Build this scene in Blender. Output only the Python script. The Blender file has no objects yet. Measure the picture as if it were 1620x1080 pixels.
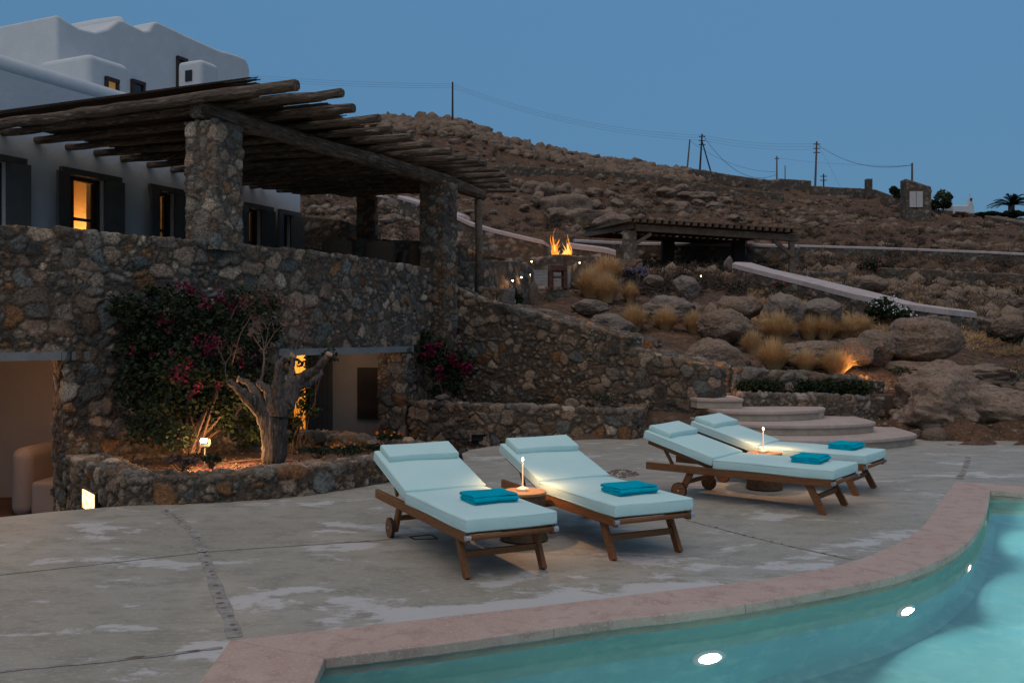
import bpy, bmesh, math, random
import numpy as np
from mathutils import Vector, Matrix
R = math.radians
sc = bpy.context.scene
C = sc.collection
# ------------------------------------------------------------------ camera, sky, sun, exposure
cd = bpy.data.cameras.new('camera'); cam = bpy.data.objects.new('camera', cd); C.objects.link(cam); sc.camera = cam
cam.location = (0, 0, 1.6); cam.rotation_euler = (R(90), 0, 0)
cd.sensor_width = 36; cd.lens = 36 * 1450 / 1620; cd.shift_y = -10 / 1620
cd.clip_start = .05; cd.clip_end = 3000
w = bpy.data.worlds.new('World'); sc.world = w; w.use_nodes = True
nt = w.node_tree; bg = nt.nodes['Background']
sky = nt.nodes.new('ShaderNodeTexSky'); sky.sky_type = 'NISHITA'; sky.sun_disc = False
sky.sun_elevation = R(4); sky.sun_rotation = R(205)
mx = nt.nodes.new('ShaderNodeMix'); mx.data_type = 'RGBA'; mx.blend_type = 'MULTIPLY'; mx.inputs[0].default_value = 1
nt.links.new(sky.outputs[0], mx.inputs[6]); mx.inputs[7].default_value = (.33, .56, 1.1, 1)
tcw = nt.nodes.new('ShaderNodeTexCoord'); sxw = nt.nodes.new('ShaderNodeSeparateXYZ'); rpw = nt.nodes.new('ShaderNodeValToRGB'); nt.links.new(tcw.outputs['Generated'], sxw.inputs[0]); nt.links.new(sxw.outputs[2], rpw.inputs[0])
rpw.color_ramp.elements[0].position = 0; rpw.color_ramp.elements[0].color = (.60, 1.42, 2.42, 1); rpw.color_ramp.elements[1].position = .34; rpw.color_ramp.elements[1].color = (.74, 1.75, 2.95, 1)
e3 = rpw.color_ramp.elements.new(1.0); e3.color = (1.9, 2.3, 2.8, 1)
mw_ = nt.nodes.new('ShaderNodeMix'); mw_.data_type = 'RGBA'; mw_.inputs[0].default_value = .75
nt.links.new(mx.outputs[2], mw_.inputs[6]); nt.links.new(rpw.outputs[0], mw_.inputs[7])
nt.links.new(mw_.outputs[2], bg.inputs[0]); bg.inputs[1].default_value = .15
sd = bpy.data.lights.new('sun', 'SUN'); sd.energy = 1.0; sd.angle = R(70); sd.color = (1, .80, .62)
sun = bpy.data.objects.new('sun', sd); C.objects.link(sun); sun.location = (0, -5, 30)
sun.rotation_euler = Vector((-.12, -.38, .92)).to_track_quat('Z', 'Y').to_euler()
sc.view_settings.view_transform = 'Standard'; sc.view_settings.look = 'None'; sc.view_settings.exposure = 0; sc.view_settings.gamma = 1
sc.cycles.max_bounces = 8; sc.cycles.diffuse_bounces = 3; sc.cycles.glossy_bounces = 4; sc.cycles.transmission_bounces = 6
sc.cycles.caustics_refractive = True; sc.cycles.caustics_reflective = False; sc.cycles.sample_clamp_indirect = 3
sc.cycles.use_denoising = True
# ------------------------------------------------------------------ helpers
F = 1450.; CX = 810.; HY = 530.; H = 1.6
def at(px, py, Y): return Vector(((px - CX) / F * Y, Y, H - (py - HY) * Y / F))
def gd(px, py, z=0.): return at(px, py, F * (H - z) / (py - HY))
def tag(o, label=None, cat=None, group=None, kind=None):
    if label: o['label'] = label
    if cat: o['category'] = cat
    if group: o['group'] = group
    if kind: o['kind'] = kind
    return o
def empty(name, loc=(0, 0, 0), rz=0, label=None, cat=None, group=None):
    o = bpy.data.objects.new(name, None); o.empty_display_size = .1; C.objects.link(o)
    o.location = loc; o.rotation_euler = (0, 0, rz)
    return tag(o, label, cat, group)
def copy_tree(o, parent=None):
    c = o.copy(); C.objects.link(c); c.parent = parent
    for ch in [k for k in ch_of.get(o, [])]:
        d = copy_tree(ch, c)
    return c
ch_of = {}
def link(name, me, mat, parent=None, smooth=False):
    o = bpy.data.objects.new(name, me); C.objects.link(o)
    if mat is not None: me.materials.append(mat)
    if parent is not None:
        o.parent = parent; ch_of.setdefault(parent, []).append(o)
    if smooth: me.polygons.foreach_set('use_smooth', [True] * len(me.polygons))
    return o
def npmesh(name, V, Fc, mat, parent=None, smooth=True, cols=None, edge=None):
    """V (n,3), Fc (m,3 or 4)"""
    V = np.asarray(V, dtype=np.float32); Fc = np.asarray(Fc, dtype=np.int32)
    k = Fc.shape[1]; me = bpy.data.meshes.new(name)
    me.vertices.add(len(V)); me.vertices.foreach_set('co', V.ravel())
    me.loops.add(Fc.size); me.loops.foreach_set('vertex_index', Fc.ravel())
    me.polygons.add(len(Fc)); me.polygons.foreach_set('loop_start', np.arange(0, Fc.size, k, dtype=np.int32))
    me.polygons.foreach_set('loop_total', np.full(len(Fc), k, dtype=np.int32))
    me.update(calc_edges=True); me.validate()
    if cols is not None:
        a = me.color_attributes.new('scol', 'FLOAT_COLOR', 'POINT')
        a.data.foreach_set('color', np.c_[cols, np.ones(len(cols))].astype(np.float32).ravel())
    return link(name, me, mat, parent, smooth)
class MB:
    def __init__(s): s.v = []; s.f = []
    def add(s, vs, fs):
        b = len(s.v); s.v += [tuple(v) for v in vs]; s.f += [tuple(b + i for i in f) for f in fs]
    def hexa(s, p):  # 8 corners: bottom 4 ccw, top 4 ccw
        s.add(p, [(3, 2, 1, 0), (4, 5, 6, 7), (0, 1, 5, 4), (1, 2, 6, 5), (2, 3, 7, 6), (3, 0, 4, 7)]); return s
    def box(s, c, d, M=None):
        x, y, z = c; a, b, e = d[0] / 2, d[1] / 2, d[2] / 2
        p = [Vector((x + i * a, y + j * b, z + k * e)) for k in (-1, 1) for i, j in ((-1, -1), (1, -1), (1, 1), (-1, 1))]
        if M is not None: p = [M @ q for q in p]
        return s.hexa(p)
    def bar(s, p0, p1, wd, ht, up=(0, 0, 1)):  # rectangular bar
        p0 = Vector(p0); p1 = Vector(p1); d = (p1 - p0).normalized(); u = Vector(up)
        sd_ = d.cross(u)
        if sd_.length < 1e-4: sd_ = d.cross(Vector((1, 0, 0)))
        sd_.normalize(); u = sd_.cross(d).normalized(); a = sd_ * wd / 2; b = u * ht / 2
        return s.hexa([p0 - a - b, p0 + a - b, p1 + a - b, p1 - a - b, p0 - a + b, p0 + a + b, p1 + a + b, p1 - a + b])
    def tube(s, pts, rad, n=8, cap=True, jit=0, rng=random, sq=1.):
        pts = [Vector(p) for p in pts]
        if not hasattr(rad, '__len__'): rad = [rad] * len(pts)
        rings = []; prev = None
        for i, p in enumerate(pts):
            t = (pts[min(i + 1, len(pts) - 1)] - pts[max(i - 1, 0)]).normalized()
            if prev is None: a = t.orthogonal().normalized() if abs(t.z) > .9 else Vector((0, 0, 1)).cross(t).normalized()
            else: a = (prev - t * prev.dot(t)).normalized()
            prev = a; b = t.cross(a); ring = []
            for k in range(n):
                an = 2 * math.pi * k / n + .4; r = rad[i] * (1 + rng.uniform(-jit, jit))
                ring.append(p + a * math.cos(an) * r + b * math.sin(an) * r * sq)
            rings.append(ring)
        vs = [q for r_ in rings for q in r_]; fs = []
        for i in range(len(pts) - 1):
            for k in range(n):
                fs.append((i * n + k, i * n + (k + 1) % n, (i + 1) * n + (k + 1) % n, (i + 1) * n + k))
        if cap: fs.append(tuple(range(n - 1, -1, -1))); fs.append(tuple((len(pts) - 1) * n + k for k in range(n)))
        s.add(vs, fs); return s
    def lathe(s, prof, c=(0, 0, 0), n=32):
        vs = []; fs = []; m = len(prof)
        for k in range(n):
            a = 2 * math.pi * k / n
            for r, z in prof: vs.append((c[0] + r * math.cos(a), c[1] + r * math.sin(a), c[2] + z))
        for k in range(n):
            for j in range(m - 1):
                fs.append((k * m + j, ((k + 1) % n) * m + j, ((k + 1) % n) * m + j + 1, k * m + j + 1))
        s.add(vs, fs); return s
    def prism(s, poly, z0, z1):
        n = len(poly); vs = [(p[0], p[1], z0) for p in poly] + [(p[0], p[1], z1) for p in poly]
        fs = [tuple(range(n - 1, -1, -1)), tuple(range(n, 2 * n))] + [(i, (i + 1) % n, n + (i + 1) % n, n + i) for i in range(n)]
        s.add(vs, fs); return s
    def build(s, name, mat, parent=None, smooth=False, bevel=0, seg=2, sub=0):
        me = bpy.data.meshes.new(name); me.from_pydata(s.v, [], s.f); me.update()
        o = link(name, me, mat, parent, smooth)
        if bevel:
            m = o.modifiers.new('b', 'BEVEL'); m.width = bevel; m.segments = seg; m.limit_method = 'ANGLE'; m.angle_limit = R(40)
        if sub:
            m = o.modifiers.new('s', 'SUBSURF'); m.levels = m.render_levels = sub
        return o
# --- numpy noise
def hsh(i, j, k, s=0):
    n = (i.astype(np.int64) * 73856093) ^ (j.astype(np.int64) * 19349663) ^ (k.astype(np.int64) * 83492791) ^ (s * 2654435 + 12345)
    n = (n ^ (n >> 13)) * 1274126177 & 0x7fffffff
    n = (n ^ (n >> 11)) * 668265263 & 0x7fffffff
    return ((n ^ (n >> 15)) & 0xffffff) / float(0xffffff)
def vnoise(P, f=1., s=0):
    P = np.asarray(P, float) * f; b = np.floor(P).astype(np.int64); t = P - b; t = t * t * (3 - 2 * t); r = 0
    for dx in (0, 1):
        for dy in (0, 1):
            for dz in (0, 1):
                wgt = (t[:, 0] if dx else 1 - t[:, 0]) * (t[:, 1] if dy else 1 - t[:, 1]) * (t[:, 2] if dz else 1 - t[:, 2])
                r = r + wgt * hsh(b[:, 0] + dx, b[:, 1] + dy, b[:, 2] + dz, s)
    return r * 2 - 1
def fbm(P, f=1., o=4, s=0):
    r = 0; a = 1.
    for i in range(o): r = r + a * vnoise(P, f, s + i * 17); f *= 2.03; a *= .5
    return r
def voro(P, sp, s=0, zs=1.25):
    """3-D cells: returns edge distance (m), cell id hash, vector to seed"""
    Q = P + .16 * sp * np.stack([fbm(P, 1.6 / sp, 2, s + 5), fbm(P, 1.6 / sp, 2, s + 6), fbm(P, 1.6 / sp, 2, s + 7)], 1)
    Q = Q / sp; Q[:, 2] *= zs; b = np.floor(Q).astype(np.int64); n = len(P)
    f1 = np.full(n, 9.); f2 = np.full(n, 9.); idh = np.zeros(n); vec = np.zeros((n, 3))
    for dx in (-1, 0, 1):
        for dy in (-1, 0, 1):
            for dz in (-1, 0, 1):
                i, j, k = b[:, 0] + dx, b[:, 1] + dy, b[:, 2] + dz
                sd_ = np.stack([i + .08 + .84 * hsh(i, j, k, s), j + .08 + .84 * hsh(i, j, k, s + 1), k + .08 + .84 * hsh(i, j, k, s + 2)], 1)
                wt = .22 * hsh(i, j, k, s + 3) ** 2
                d = Q - sd_; dd = np.sqrt((d ** 2).sum(1)) - wt
                nw = dd < f1
                f2 = np.where(nw, f1, np.minimum(f2, dd)); f1 = np.where(nw, dd, f1)
                idh = np.where(nw, hsh(i, j, k, s + 4), idh); vec[nw] = d[nw]
    return (f2 - f1) * .5 * sp, idh, vec * sp
PAL = np.array([(.23, .195, .165), (.15, .155, .145), (.25, .165, .105), (.28, .14, .065), (.38, .28, .20), (.34, .235, .17), (.11, .10, .088), (.20, .17, .135), (.175, .175, .16), (.29, .205, .145), (.16, .115, .085), (.42, .33, .25), (.21, .165, .13), (.27, .19, .14)])
PALW = np.array([(.30, .25, .20), (.24, .19, .145), (.20, .18, .16), (.34, .27, .22), (.27, .18, .12), (.16, .15, .14)])
def stonify(name, quads, res, sp, amp, mat, parent=None, seed=0, pal=PAL, mortar=(.11, .083, .062), rough=1., bright=1.):
    Vs = []; Fs = []; base = 0
    for q in quads:
        p = [np.array(c, float) for c in q[:4]]
        nu = max(1, int(math.ceil(max(np.linalg.norm(p[1] - p[0]), np.linalg.norm(p[2] - p[3])) / res)))
        nv = max(1, int(math.ceil(max(np.linalg.norm(p[3] - p[0]), np.linalg.norm(p[2] - p[1])) / res)))
        if len(q) > 4: nu = max(1, math.ceil(q[4][0] / res)); nv = max(1, math.ceil(q[4][1] / res))
        u = np.linspace(0, 1, nu + 1)[None, :, None]; v = np.linspace(0, 1, nv + 1)[:, None, None]
        G = (1 - u) * (1 - v) * p[0] + u * (1 - v) * p[1] + u * v * p[2] + (1 - u) * v * p[3]
        Vs.append(G.reshape(-1, 3)); i = np.arange(nv)[:, None] * (nu + 1) + np.arange(nu)[None]
        i = i.ravel() + base; Fs.append(np.stack([i, i + 1, i + nu + 2, i + nu + 1], 1)); base += (nu + 1) * (nv + 1)
    V = np.concatenate(Vs); Fc = np.concatenate(Fs)
    key = np.round(V * 1000).astype(np.int64); _, idx, inv = np.unique(key, axis=0, return_index=True, return_inverse=True)
    V = V[idx]; Fc = inv.ravel()[Fc]
    n = np.cross(V[Fc[:, 2]] - V[Fc[:, 0]], V[Fc[:, 3]] - V[Fc[:, 1]]); N = np.zeros_like(V)
    for k in range(4): np.add.at(N, Fc[:, k], n)
    N /= np.linalg.norm(N, axis=1)[:, None] + 1e-9
    ed, idh, vec = voro(V, sp, seed)
    e2, id2, v2 = voro(V, sp * .52, seed + 50); sm_ = idh > .62
    ed = np.where(sm_, np.minimum(ed, e2), ed); vec = np.where(sm_[:, None], v2, vec); idh = np.where(sm_, id2, idh)
    m = np.clip((ed - .0015) / max(.017, res * .8), 0, 1); m = m * m * (3 - 2 * m)
    h1 = (idh * 7.13) % 1; h2 = (idh * 31.7) % 1; h3 = (idh * 57.3) % 1; h4 = (idh * 113.9) % 1
    tilt = np.stack([h1 - .5, h2 - .5, h3 - .5], 1) * .55
    hgt = m * (amp * (.35 + .65 * h4) + (vec * tilt).sum(1) * .5) + amp * .22 * rough * fbm(V, 14, 3, seed) * m + amp * .12 * fbm(V, 30, 2, seed + 3)
    V2 = V + N * hgt[:, None]
    ci = (idh * 997).astype(int) % len(pal); c = pal[ci] * (.72 + .56 * h2)[:, None]
    c = c * (1 + .25 * fbm(V, 9, 3, seed + 9) + .22 * vnoise(V, 34, seed + 19))[:, None]
    c = c * m[:, None] + np.array(mortar) * (1 - m)[:, None]
    c = np.clip(c * bright, .01, .9)
    return npmesh(name, V2, Fc, mat, parent, True, c)
def wallq(path, z0, z1, th, ends=(True, True), back=True, top=True):
    """quads of a free wall. path: list (x,y) seen left to right from the front; z0,z1 scalars or lists"""
    n = len(path); z0 = z0 if hasattr(z0, '__len__') else [z0] * n; z1 = z1 if hasattr(z1, '__len__') else [z1] * n
    P = [Vector((p[0], p[1])) for p in path]; B = []
    for i in range(n):
        d = (P[min(i + 1, n - 1)] - P[max(i - 1, 0)]).normalized(); B.append(P[i] + Vector((-d.y, d.x)) * th)
    q = []; v = lambda p, z: (p.x, p.y, z); hv = max(b - a for a, b in zip(z0, z1))
    for i in range(n - 1):
        lu = max((P[i + 1] - P[i]).length, abs(z1[i + 1] - z1[i]))
        q.append([v(P[i], z0[i]), v(P[i + 1], z0[i + 1]), v(P[i + 1], z1[i + 1]), v(P[i], z1[i]), (lu, hv)])
        if top: q.append([v(P[i], z1[i]), v(P[i + 1], z1[i + 1]), v(B[i + 1], z1[i + 1]), v(B[i], z1[i]), (lu, th)])
        if back: q.append([v(B[i + 1], z0[i + 1]), v(B[i], z0[i]), v(B[i], z1[i]), v(B[i + 1], z1[i + 1]), (lu, hv)])
    if ends[0]: q.append([v(B[0], z0[0]), v(P[0], z0[0]), v(P[0], z1[0]), v(B[0], z1[0]), (th, hv)])
    if ends[1]: q.append([v(P[-1], z0[-1]), v(B[-1], z0[-1]), v(B[-1], z1[-1]), v(P[-1], z1[-1]), (th, hv)])
    return q
def boxq(c, sx, sy, z0, z1, rz=0):
    cs, sn = math.cos(rz), math.sin(rz)
    p = [(c[0] + x * cs - y * sn, c[1] + x * sn + y * cs) for x, y in ((-sx / 2, -sy / 2), (sx / 2, -sy / 2), (sx / 2, sy / 2), (-sx / 2, sy / 2))]
    q = []
    for i in range(4):
        a, b = p[i], p[(i + 1) % 4]; q.append([(a[0], a[1], z0), (b[0], b[1], z0), (b[0], b[1], z1), (a[0], a[1], z1)])
    q.append([(a_[0], a_[1], z1) for a_ in p]); return q
# ------------------------------------------------------------------ materials
def mat(name, col=(.5, .5, .5), rough=.7, n1=None, bump=0, bscale=40, spec=.3, metal=0, emit=None, es=0, attr=None, obj=False, stretch=(1, 1, 1), detail=8, bdist=.02, rotz=None):
    m = bpy.data.materials.new(name); m.use_nodes = True; t = m.node_tree; b = t.nodes['Principled BSDF']
    b.inputs['Base Color'].default_value = (*col, 1); b.inputs['Roughness'].default_value = rough
    b.inputs['Specular IOR Level'].default_value = spec; b.inputs['Metallic'].default_value = metal
    if emit: b.inputs['Emission Color'].default_value = (*emit, 1); b.inputs['Emission Strength'].default_value = es
    N = lambda k: t.nodes.new(k); L = t.links.new
    tc = N('ShaderNodeTexCoord'); mp = N('ShaderNodeMapping'); L(tc.outputs['Object'], mp.inputs[0]); mp.inputs['Scale'].default_value = stretch
    if rotz is not None:
        m0 = N('ShaderNodeMapping'); L(tc.outputs['Object'], m0.inputs[0]); m0.inputs['Rotation'].default_value = (0, 0, -rotz); L(m0.outputs[0], mp.inputs[0])
    src = None
    if attr:
        a = N('ShaderNodeAttribute'); a.attribute_name = attr; src = a.outputs['Color']
    if n1:  # list of (scale, colour, lo, hi)
        cur = src
        for sc_, c2, lo, hi in n1:
            no = N('ShaderNodeTexNoise'); no.inputs['Scale'].default_value = sc_; no.inputs['Detail'].default_value = detail; no.inputs['Roughness'].default_value = .6
            L(mp.outputs[0], no.inputs[0]); mr = N('ShaderNodeMapRange'); mr.inputs[1].default_value = lo; mr.inputs[2].default_value = hi
            L(no.outputs[0], mr.inputs[0]); mi = N('ShaderNodeMix'); mi.data_type = 'RGBA'
            L(mr.outputs[0], mi.inputs[0])
            if cur is None: mi.inputs[6].default_value = (*col, 1)
            else: L(cur, mi.inputs[6])
            if attr: 
                mi.blend_type = 'MULTIPLY'
            mi.inputs[7].default_value = (*c2, 1); cur = mi.outputs[2]
        src = cur
    if src is not None: L(src, b.inputs['Base Color'])
    if bump:
        no = N('ShaderNodeTexNoise'); no.inputs['Scale'].default_value = bscale; no.inputs['Detail'].default_value = 6
        L(mp.outputs[0], no.inputs[0]); bp = N('ShaderNodeBump'); bp.inputs['Strength'].default_value = bump; bp.inputs['Distance'].default_value = bdist
        L(no.outputs[0], bp.inputs['Height']); L(bp.outputs[0], b.inputs['Normal'])
    return m
M = {}
M['stone'] = mat('stone', rough=.93, attr='scol', n1=[(30, (.55, .53, .50), .46, .62), (75, (1.75, 1.68, 1.6), .55, .64)], bump=1, bscale=45, bdist=.03)
M['deck'] = mat('concrete', (.35, .315, .255), .55, [(.8, (.42, .385, .33), .4, .62), (5, (.29, .265, .22), .46, .62), (28, (.40, .375, .33), .52, .62), (90, (.25, .23, .20), .56, .66)], .12, 90, stretch=(.7, 1.2, 1))
M['coping'] = mat('pink stone', (.50, .345, .285), .6, [(1.6, (.55, .40, .335), .4, .62), (7, (.43, .285, .235), .49, .64), (60, (.58, .45, .39), .53, .66)], .3, 120)
M['plaster'] = mat('pool plaster', (.25, .45, .42), .7, [(1.1, (.20, .39, .38), .4, .62), (6, (.30, .50, .46), .5, .66)], .08, 60)
M['rim'] = mat('cream plaster', (.48, .40, .31), .8, [(6, (.33, .29, .23), .4, .7)], .3, 80)
M['white'] = mat('whitewash', (.64, .66, .68), .9, [(.7, (.56, .58, .60), .35, .7), (3, (.68, .70, .71), .45, .75), (20, (.6, .62, .63), .4, .7)], .35, 9)
M['warmwhite'] = mat('warm plaster', (.48, .40, .34), .85, [(2, (.42, .35, .30), .4, .7)], .15, 18)
M['teak'] = mat('teak', (.21, .085, .032), .5, [(7, (.15, .055, .02), .4, .65), (30, (.27, .12, .05), .5, .7)], .15, 60, stretch=(9, .8, 9))
M['oldwood'] = mat('weathered wood', (.17, .125, .095), .85, [(5, (.10, .07, .05), .4, .65), (24, (.26, .21, .17), .52, .7)], .8, 30, stretch=(1, 1, 1))
M['beamwood'] = mat('pergola wood', (.15, .105, .075), .88, [(3, (.085, .055, .038), .42, .65), (20, (.27, .22, .18), .54, .7)], .9, 24)
GR = math.atan2(-.41, .912)
M['rafterwood'] = mat('rafter wood', (.165, .118, .085), .9, [(1.2, (.09, .062, .045), .42, .62), (3.2, (.30, .25, .205), .53, .66), (5, (.05, .035, .026), .55, .63)], 1, 5, stretch=(1.1, 9, 9), bdist=.03, rotz=GR)
M['mainbeam'] = mat('beam wood', (.165, .118, .085), .9, [(1.2, (.09, .062, .045), .42, .62), (3.2, (.28, .23, .19), .53, .66), (5, (.05, .035, .026), .55, .63)], 1, 5, stretch=(9, 1.1, 9), bdist=.03, rotz=GR)
M['reed'] = mat('reed', (.09, .06, .04), .9, [(30, (.05, .035, .025), .4, .6)], .6, 60)
M['shutter'] = mat('shutter paint', (.10, .095, .09), .6, [(4, (.08, .075, .07), .4, .7)], .1, 50)
M['frame'] = mat('dark frame', (.045, .03, .022), .5, bump=.1)
M['cush'] = mat('aqua fabric', (.57, .785, .77), .95, [(2.5, (.53, .75, .74), .4, .65), (220, (.64, .84, .83), .45, .7)], .45, 7, spec=.1)
M['towel'] = mat('turquoise towel', (.0, .57, .78), 1., [(160, (.0, .70, .90), .4, .7), (12, (.0, .48, .68), .5, .75)], .9, 260, spec=.05)
M['rope'] = mat('rope', (.15, .095, .06), .95, [(25, (.09, .055, .035), .4, .65)], .5, 150)
M['tabletop'] = mat('table wood', (.36, .21, .10), .5, [(8, (.27, .15, .07), .4, .65)], .1, 60, stretch=(1, 8, 1))
M['steel'] = mat('steel', (.6, .6, .6), .3, metal=1)
M['rubber'] = mat('wheel rubber', (.03, .025, .02), .7)
M['lampwhite'] = mat('lamp enamel', (.75, .68, .6), .35)
M['glowstem'] = mat('glowing stem', (.8, .5, .35), .4, emit=(1, .5, .28), es=.9)
M['glowtip'] = mat('glowing tip', (1, .9, .7), .4, emit=(1, .74, .45), es=28)
M['soil'] = mat('soil', (.12, .075, .05), 1, [(5, (.075, .048, .035), .4, .65), (40, (.19, .13, .095), .52, .7)], 1, 45)
M['court'] = mat('court floor', (.20, .12, .07), .7, [(3, (.15, .09, .055), .4, .7)], .2, 30)
M['earth'] = mat('hill earth', (.12, .064, .036), 1, [(.3, (.08, .044, .028), .42, .6), (1.3, (.185, .10, .054), .5, .66), (5, (.06, .035, .024), .5, .62), (22, (.24, .155, .10), .54, .7)], 1, 6, bdist=.10)
M['rock'] = mat('granite', (.26, .175, .125), .95, [(1.1, (.17, .115, .085), .4, .6), (4, (.33, .24, .18), .5, .7), (14, (.10, .07, .052), .52, .64), (45, (.40, .31, .24), .55, .7)], 1, 9, bdist=.05)
M['rockgrey'] = mat('grey granite', (.26, .205, .165), .95, [(1.3, (.18, .14, .115), .4, .6), (5, (.35, .28, .23), .5, .7), (30, (.09, .07, .055), .52, .66)], 1, 10, bdist=.04)
M['leaf'] = mat('leaf', (.015, .027, .010), .75, [(3, (.028, .038, .011), .4, .7)])
M['leaf2'] = mat('grey leaf', (.07, .09, .05), .7)
M['bract'] = mat('magenta bract', (.19, .007, .05), .8, [(3, (.15, .007, .02), .4, .7)])
M['redfl'] = mat('red blossom', (.5, .02, .05), .7)
M['whitefl'] = mat('white blossom', (.75, .75, .72), .7)
M['orangefl'] = mat('orange blossom', (.8, .22, .02), .7)
M['purplefl'] = mat('lilac blossom', (.28, .2, .3), .8)
M['straw'] = mat('straw grass', (.68, .44, .22), .85, [(2, (.52, .31, .145), .4, .7)])
M['twig'] = mat('twig', (.14, .085, .065), .9)
M['bark'] = mat('bark', (.15, .115, .095), .92, [(9, (.075, .055, .045), .42, .6), (45, (.24, .20, .17), .53, .68)], 1, 28, stretch=(1, 1, .22), bdist=.05)
M['cutwood'] = mat('cut wood', (.38, .24, .15), .8)
M['black'] = mat('black metal', (.02, .02, .02), .5)
M['wicker'] = mat('wicker', (.17, .10, .065), .9, [(60, (.10, .06, .04), .4, .6)], .8, 120)
M['beton'] = mat('concrete lintel', (.26, .255, .25), .85, [(4, (.2, .2, .195), .4, .7)], .3, 40)
M['drywood'] = mat('dark timber', (.12, .06, .04), .8, [(9, (.07, .035, .025), .4, .6)], .4, 30)
M['warmlamp'] = mat('lit lamp glass', (1, .8, .5), .4, emit=(1, .62, .25), es=30)
M['flame'] = mat('flame', (1, .4, .05), .5, emit=(1, .27, .03), es=1.5)
M['flamecore'] = mat('flame core', (1, .7, .2), .5, emit=(1, .5, .1), es=2.6)
M['poollamp'] = mat('pool lamp glass', (1, 1, 1), .4, emit=(.75, .95, 1), es=24)
M['dune'] = mat('hill shrub', (.075, .055, .04), 1)
M['drygrass'] = mat('dry hill grass', (.25, .15, .085), 1, [(.6, (.17, .10, .06), .4, .6)])
M['pebble'] = mat('rubble', (.22, .15, .105), .95, [(.8, (.12, .08, .055), .4, .6), (15, (.33, .25, .19), .5, .7)], .6, 30)
M['door_white'] = mat('faded white paint', (.62, .58, .57), .8, [(9, (.45, .42, .42), .5, .65)])
# window glass
def glassmat():
    m = bpy.data.materials.new('window glass'); m.use_nodes = True; t = m.node_tree; t.nodes.clear()
    o = t.nodes.new('ShaderNodeOutputMaterial'); a = t.nodes.new('ShaderNodeBsdfTransparent'); g = t.nodes.new('ShaderNodeBsdfGlossy'); g.inputs['Roughness'].default_value = .03
    x = t.nodes.new('ShaderNodeMixShader'); f = t.nodes.new('ShaderNodeFresnel'); f.inputs[0].default_value = 1.45
    a.inputs[0].default_value = (.9, .88, .84, 1)
    t.links.new(f.outputs[0], x.inputs[0]); t.links.new(a.outputs[0], x.inputs[1]); t.links.new(g.outputs[0], x.inputs[2]); t.links.new(x.outputs[0], o.inputs[0]); return m
M['glass'] = glassmat()
def watermat():
    m = bpy.data.materials.new('pool water'); m.use_nodes = True; t = m.node_tree; b = t.nodes['Principled BSDF']
    b.inputs['Base Color'].default_value = (.80, .985, 1, 1); b.inputs['Roughness'].default_value = .0; b.inputs['IOR'].default_value = 1.33; b.inputs['Transmission Weight'].default_value = 1
    no = t.nodes.new('ShaderNodeTexNoise'); no.inputs['Scale'].default_value = 2.2; no.inputs['Detail'].default_value = 2
    tc = t.nodes.new('ShaderNodeTexCoord'); t.links.new(tc.outputs['Object'], no.inputs[0])
    bp = t.nodes.new('ShaderNodeBump'); bp.inputs['Strength'].default_value = .012; bp.inputs['Distance'].default_value = .05
    t.links.new(no.outputs[0], bp.inputs['Height']); t.links.new(bp.outputs[0], b.inputs['Normal']); return m
def flamemat(name, col, es, sc_):
    m = bpy.data.materials.new(name); m.use_nodes = True; t = m.node_tree; t.nodes.clear(); N = t.nodes.new; L = t.links.new
    o = N('ShaderNodeOutputMaterial'); a = N('ShaderNodeBsdfTransparent'); e = N('ShaderNodeEmission'); e.inputs[0].default_value = (*col, 1); e.inputs[1].default_value = es
    x = N('ShaderNodeMixShader'); n = N('ShaderNodeTexNoise'); n.inputs['Scale'].default_value = sc_; tc = N('ShaderNodeTexCoord'); mp = N('ShaderNodeMapping'); mp.inputs['Scale'].default_value = (1, 1, .5); L(tc.outputs['Object'], mp.inputs[0]); L(mp.outputs[0], n.inputs[0])
    r = N('ShaderNodeMapRange'); r.inputs[1].default_value = .38; r.inputs[2].default_value = .6; L(n.outputs[0], r.inputs[0])
    lw = N('ShaderNodeLayerWeight'); lw.inputs[0].default_value = .5; iv = N('ShaderNodeMath'); iv.operation = 'SUBTRACT'; iv.inputs[0].default_value = 1.15; L(lw.outputs['Facing'], iv.inputs[1])
    mu = N('ShaderNodeMath'); mu.operation = 'MULTIPLY'; mu.use_clamp = True; L(r.outputs[0], mu.inputs[0]); L(iv.outputs[0], mu.inputs[1])
    L(mu.outputs[0], x.inputs[0]); L(a.outputs[0], x.inputs[1]); L(e.outputs[0], x.inputs[2]); L(x.outputs[0], o.inputs[0]); return m
M['flame'] = flamemat('flame', (1, .30, .03), 1.3, 9); M['flamecore'] = flamemat('flame core', (1, .5, .1), 1.8, 7)
M['water'] = watermat()
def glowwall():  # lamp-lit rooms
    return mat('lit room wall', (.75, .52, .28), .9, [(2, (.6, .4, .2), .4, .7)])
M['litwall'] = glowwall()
def point(name, loc, e, col, r=.03):
    l = bpy.data.lights.new(name, 'POINT'); l.energy = e; l.color = col; l.shadow_soft_size = r
    o = bpy.data.objects.new(name, l); C.objects.link(o); o.location = loc; return o
WARM = (1, .55, .22)
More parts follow.
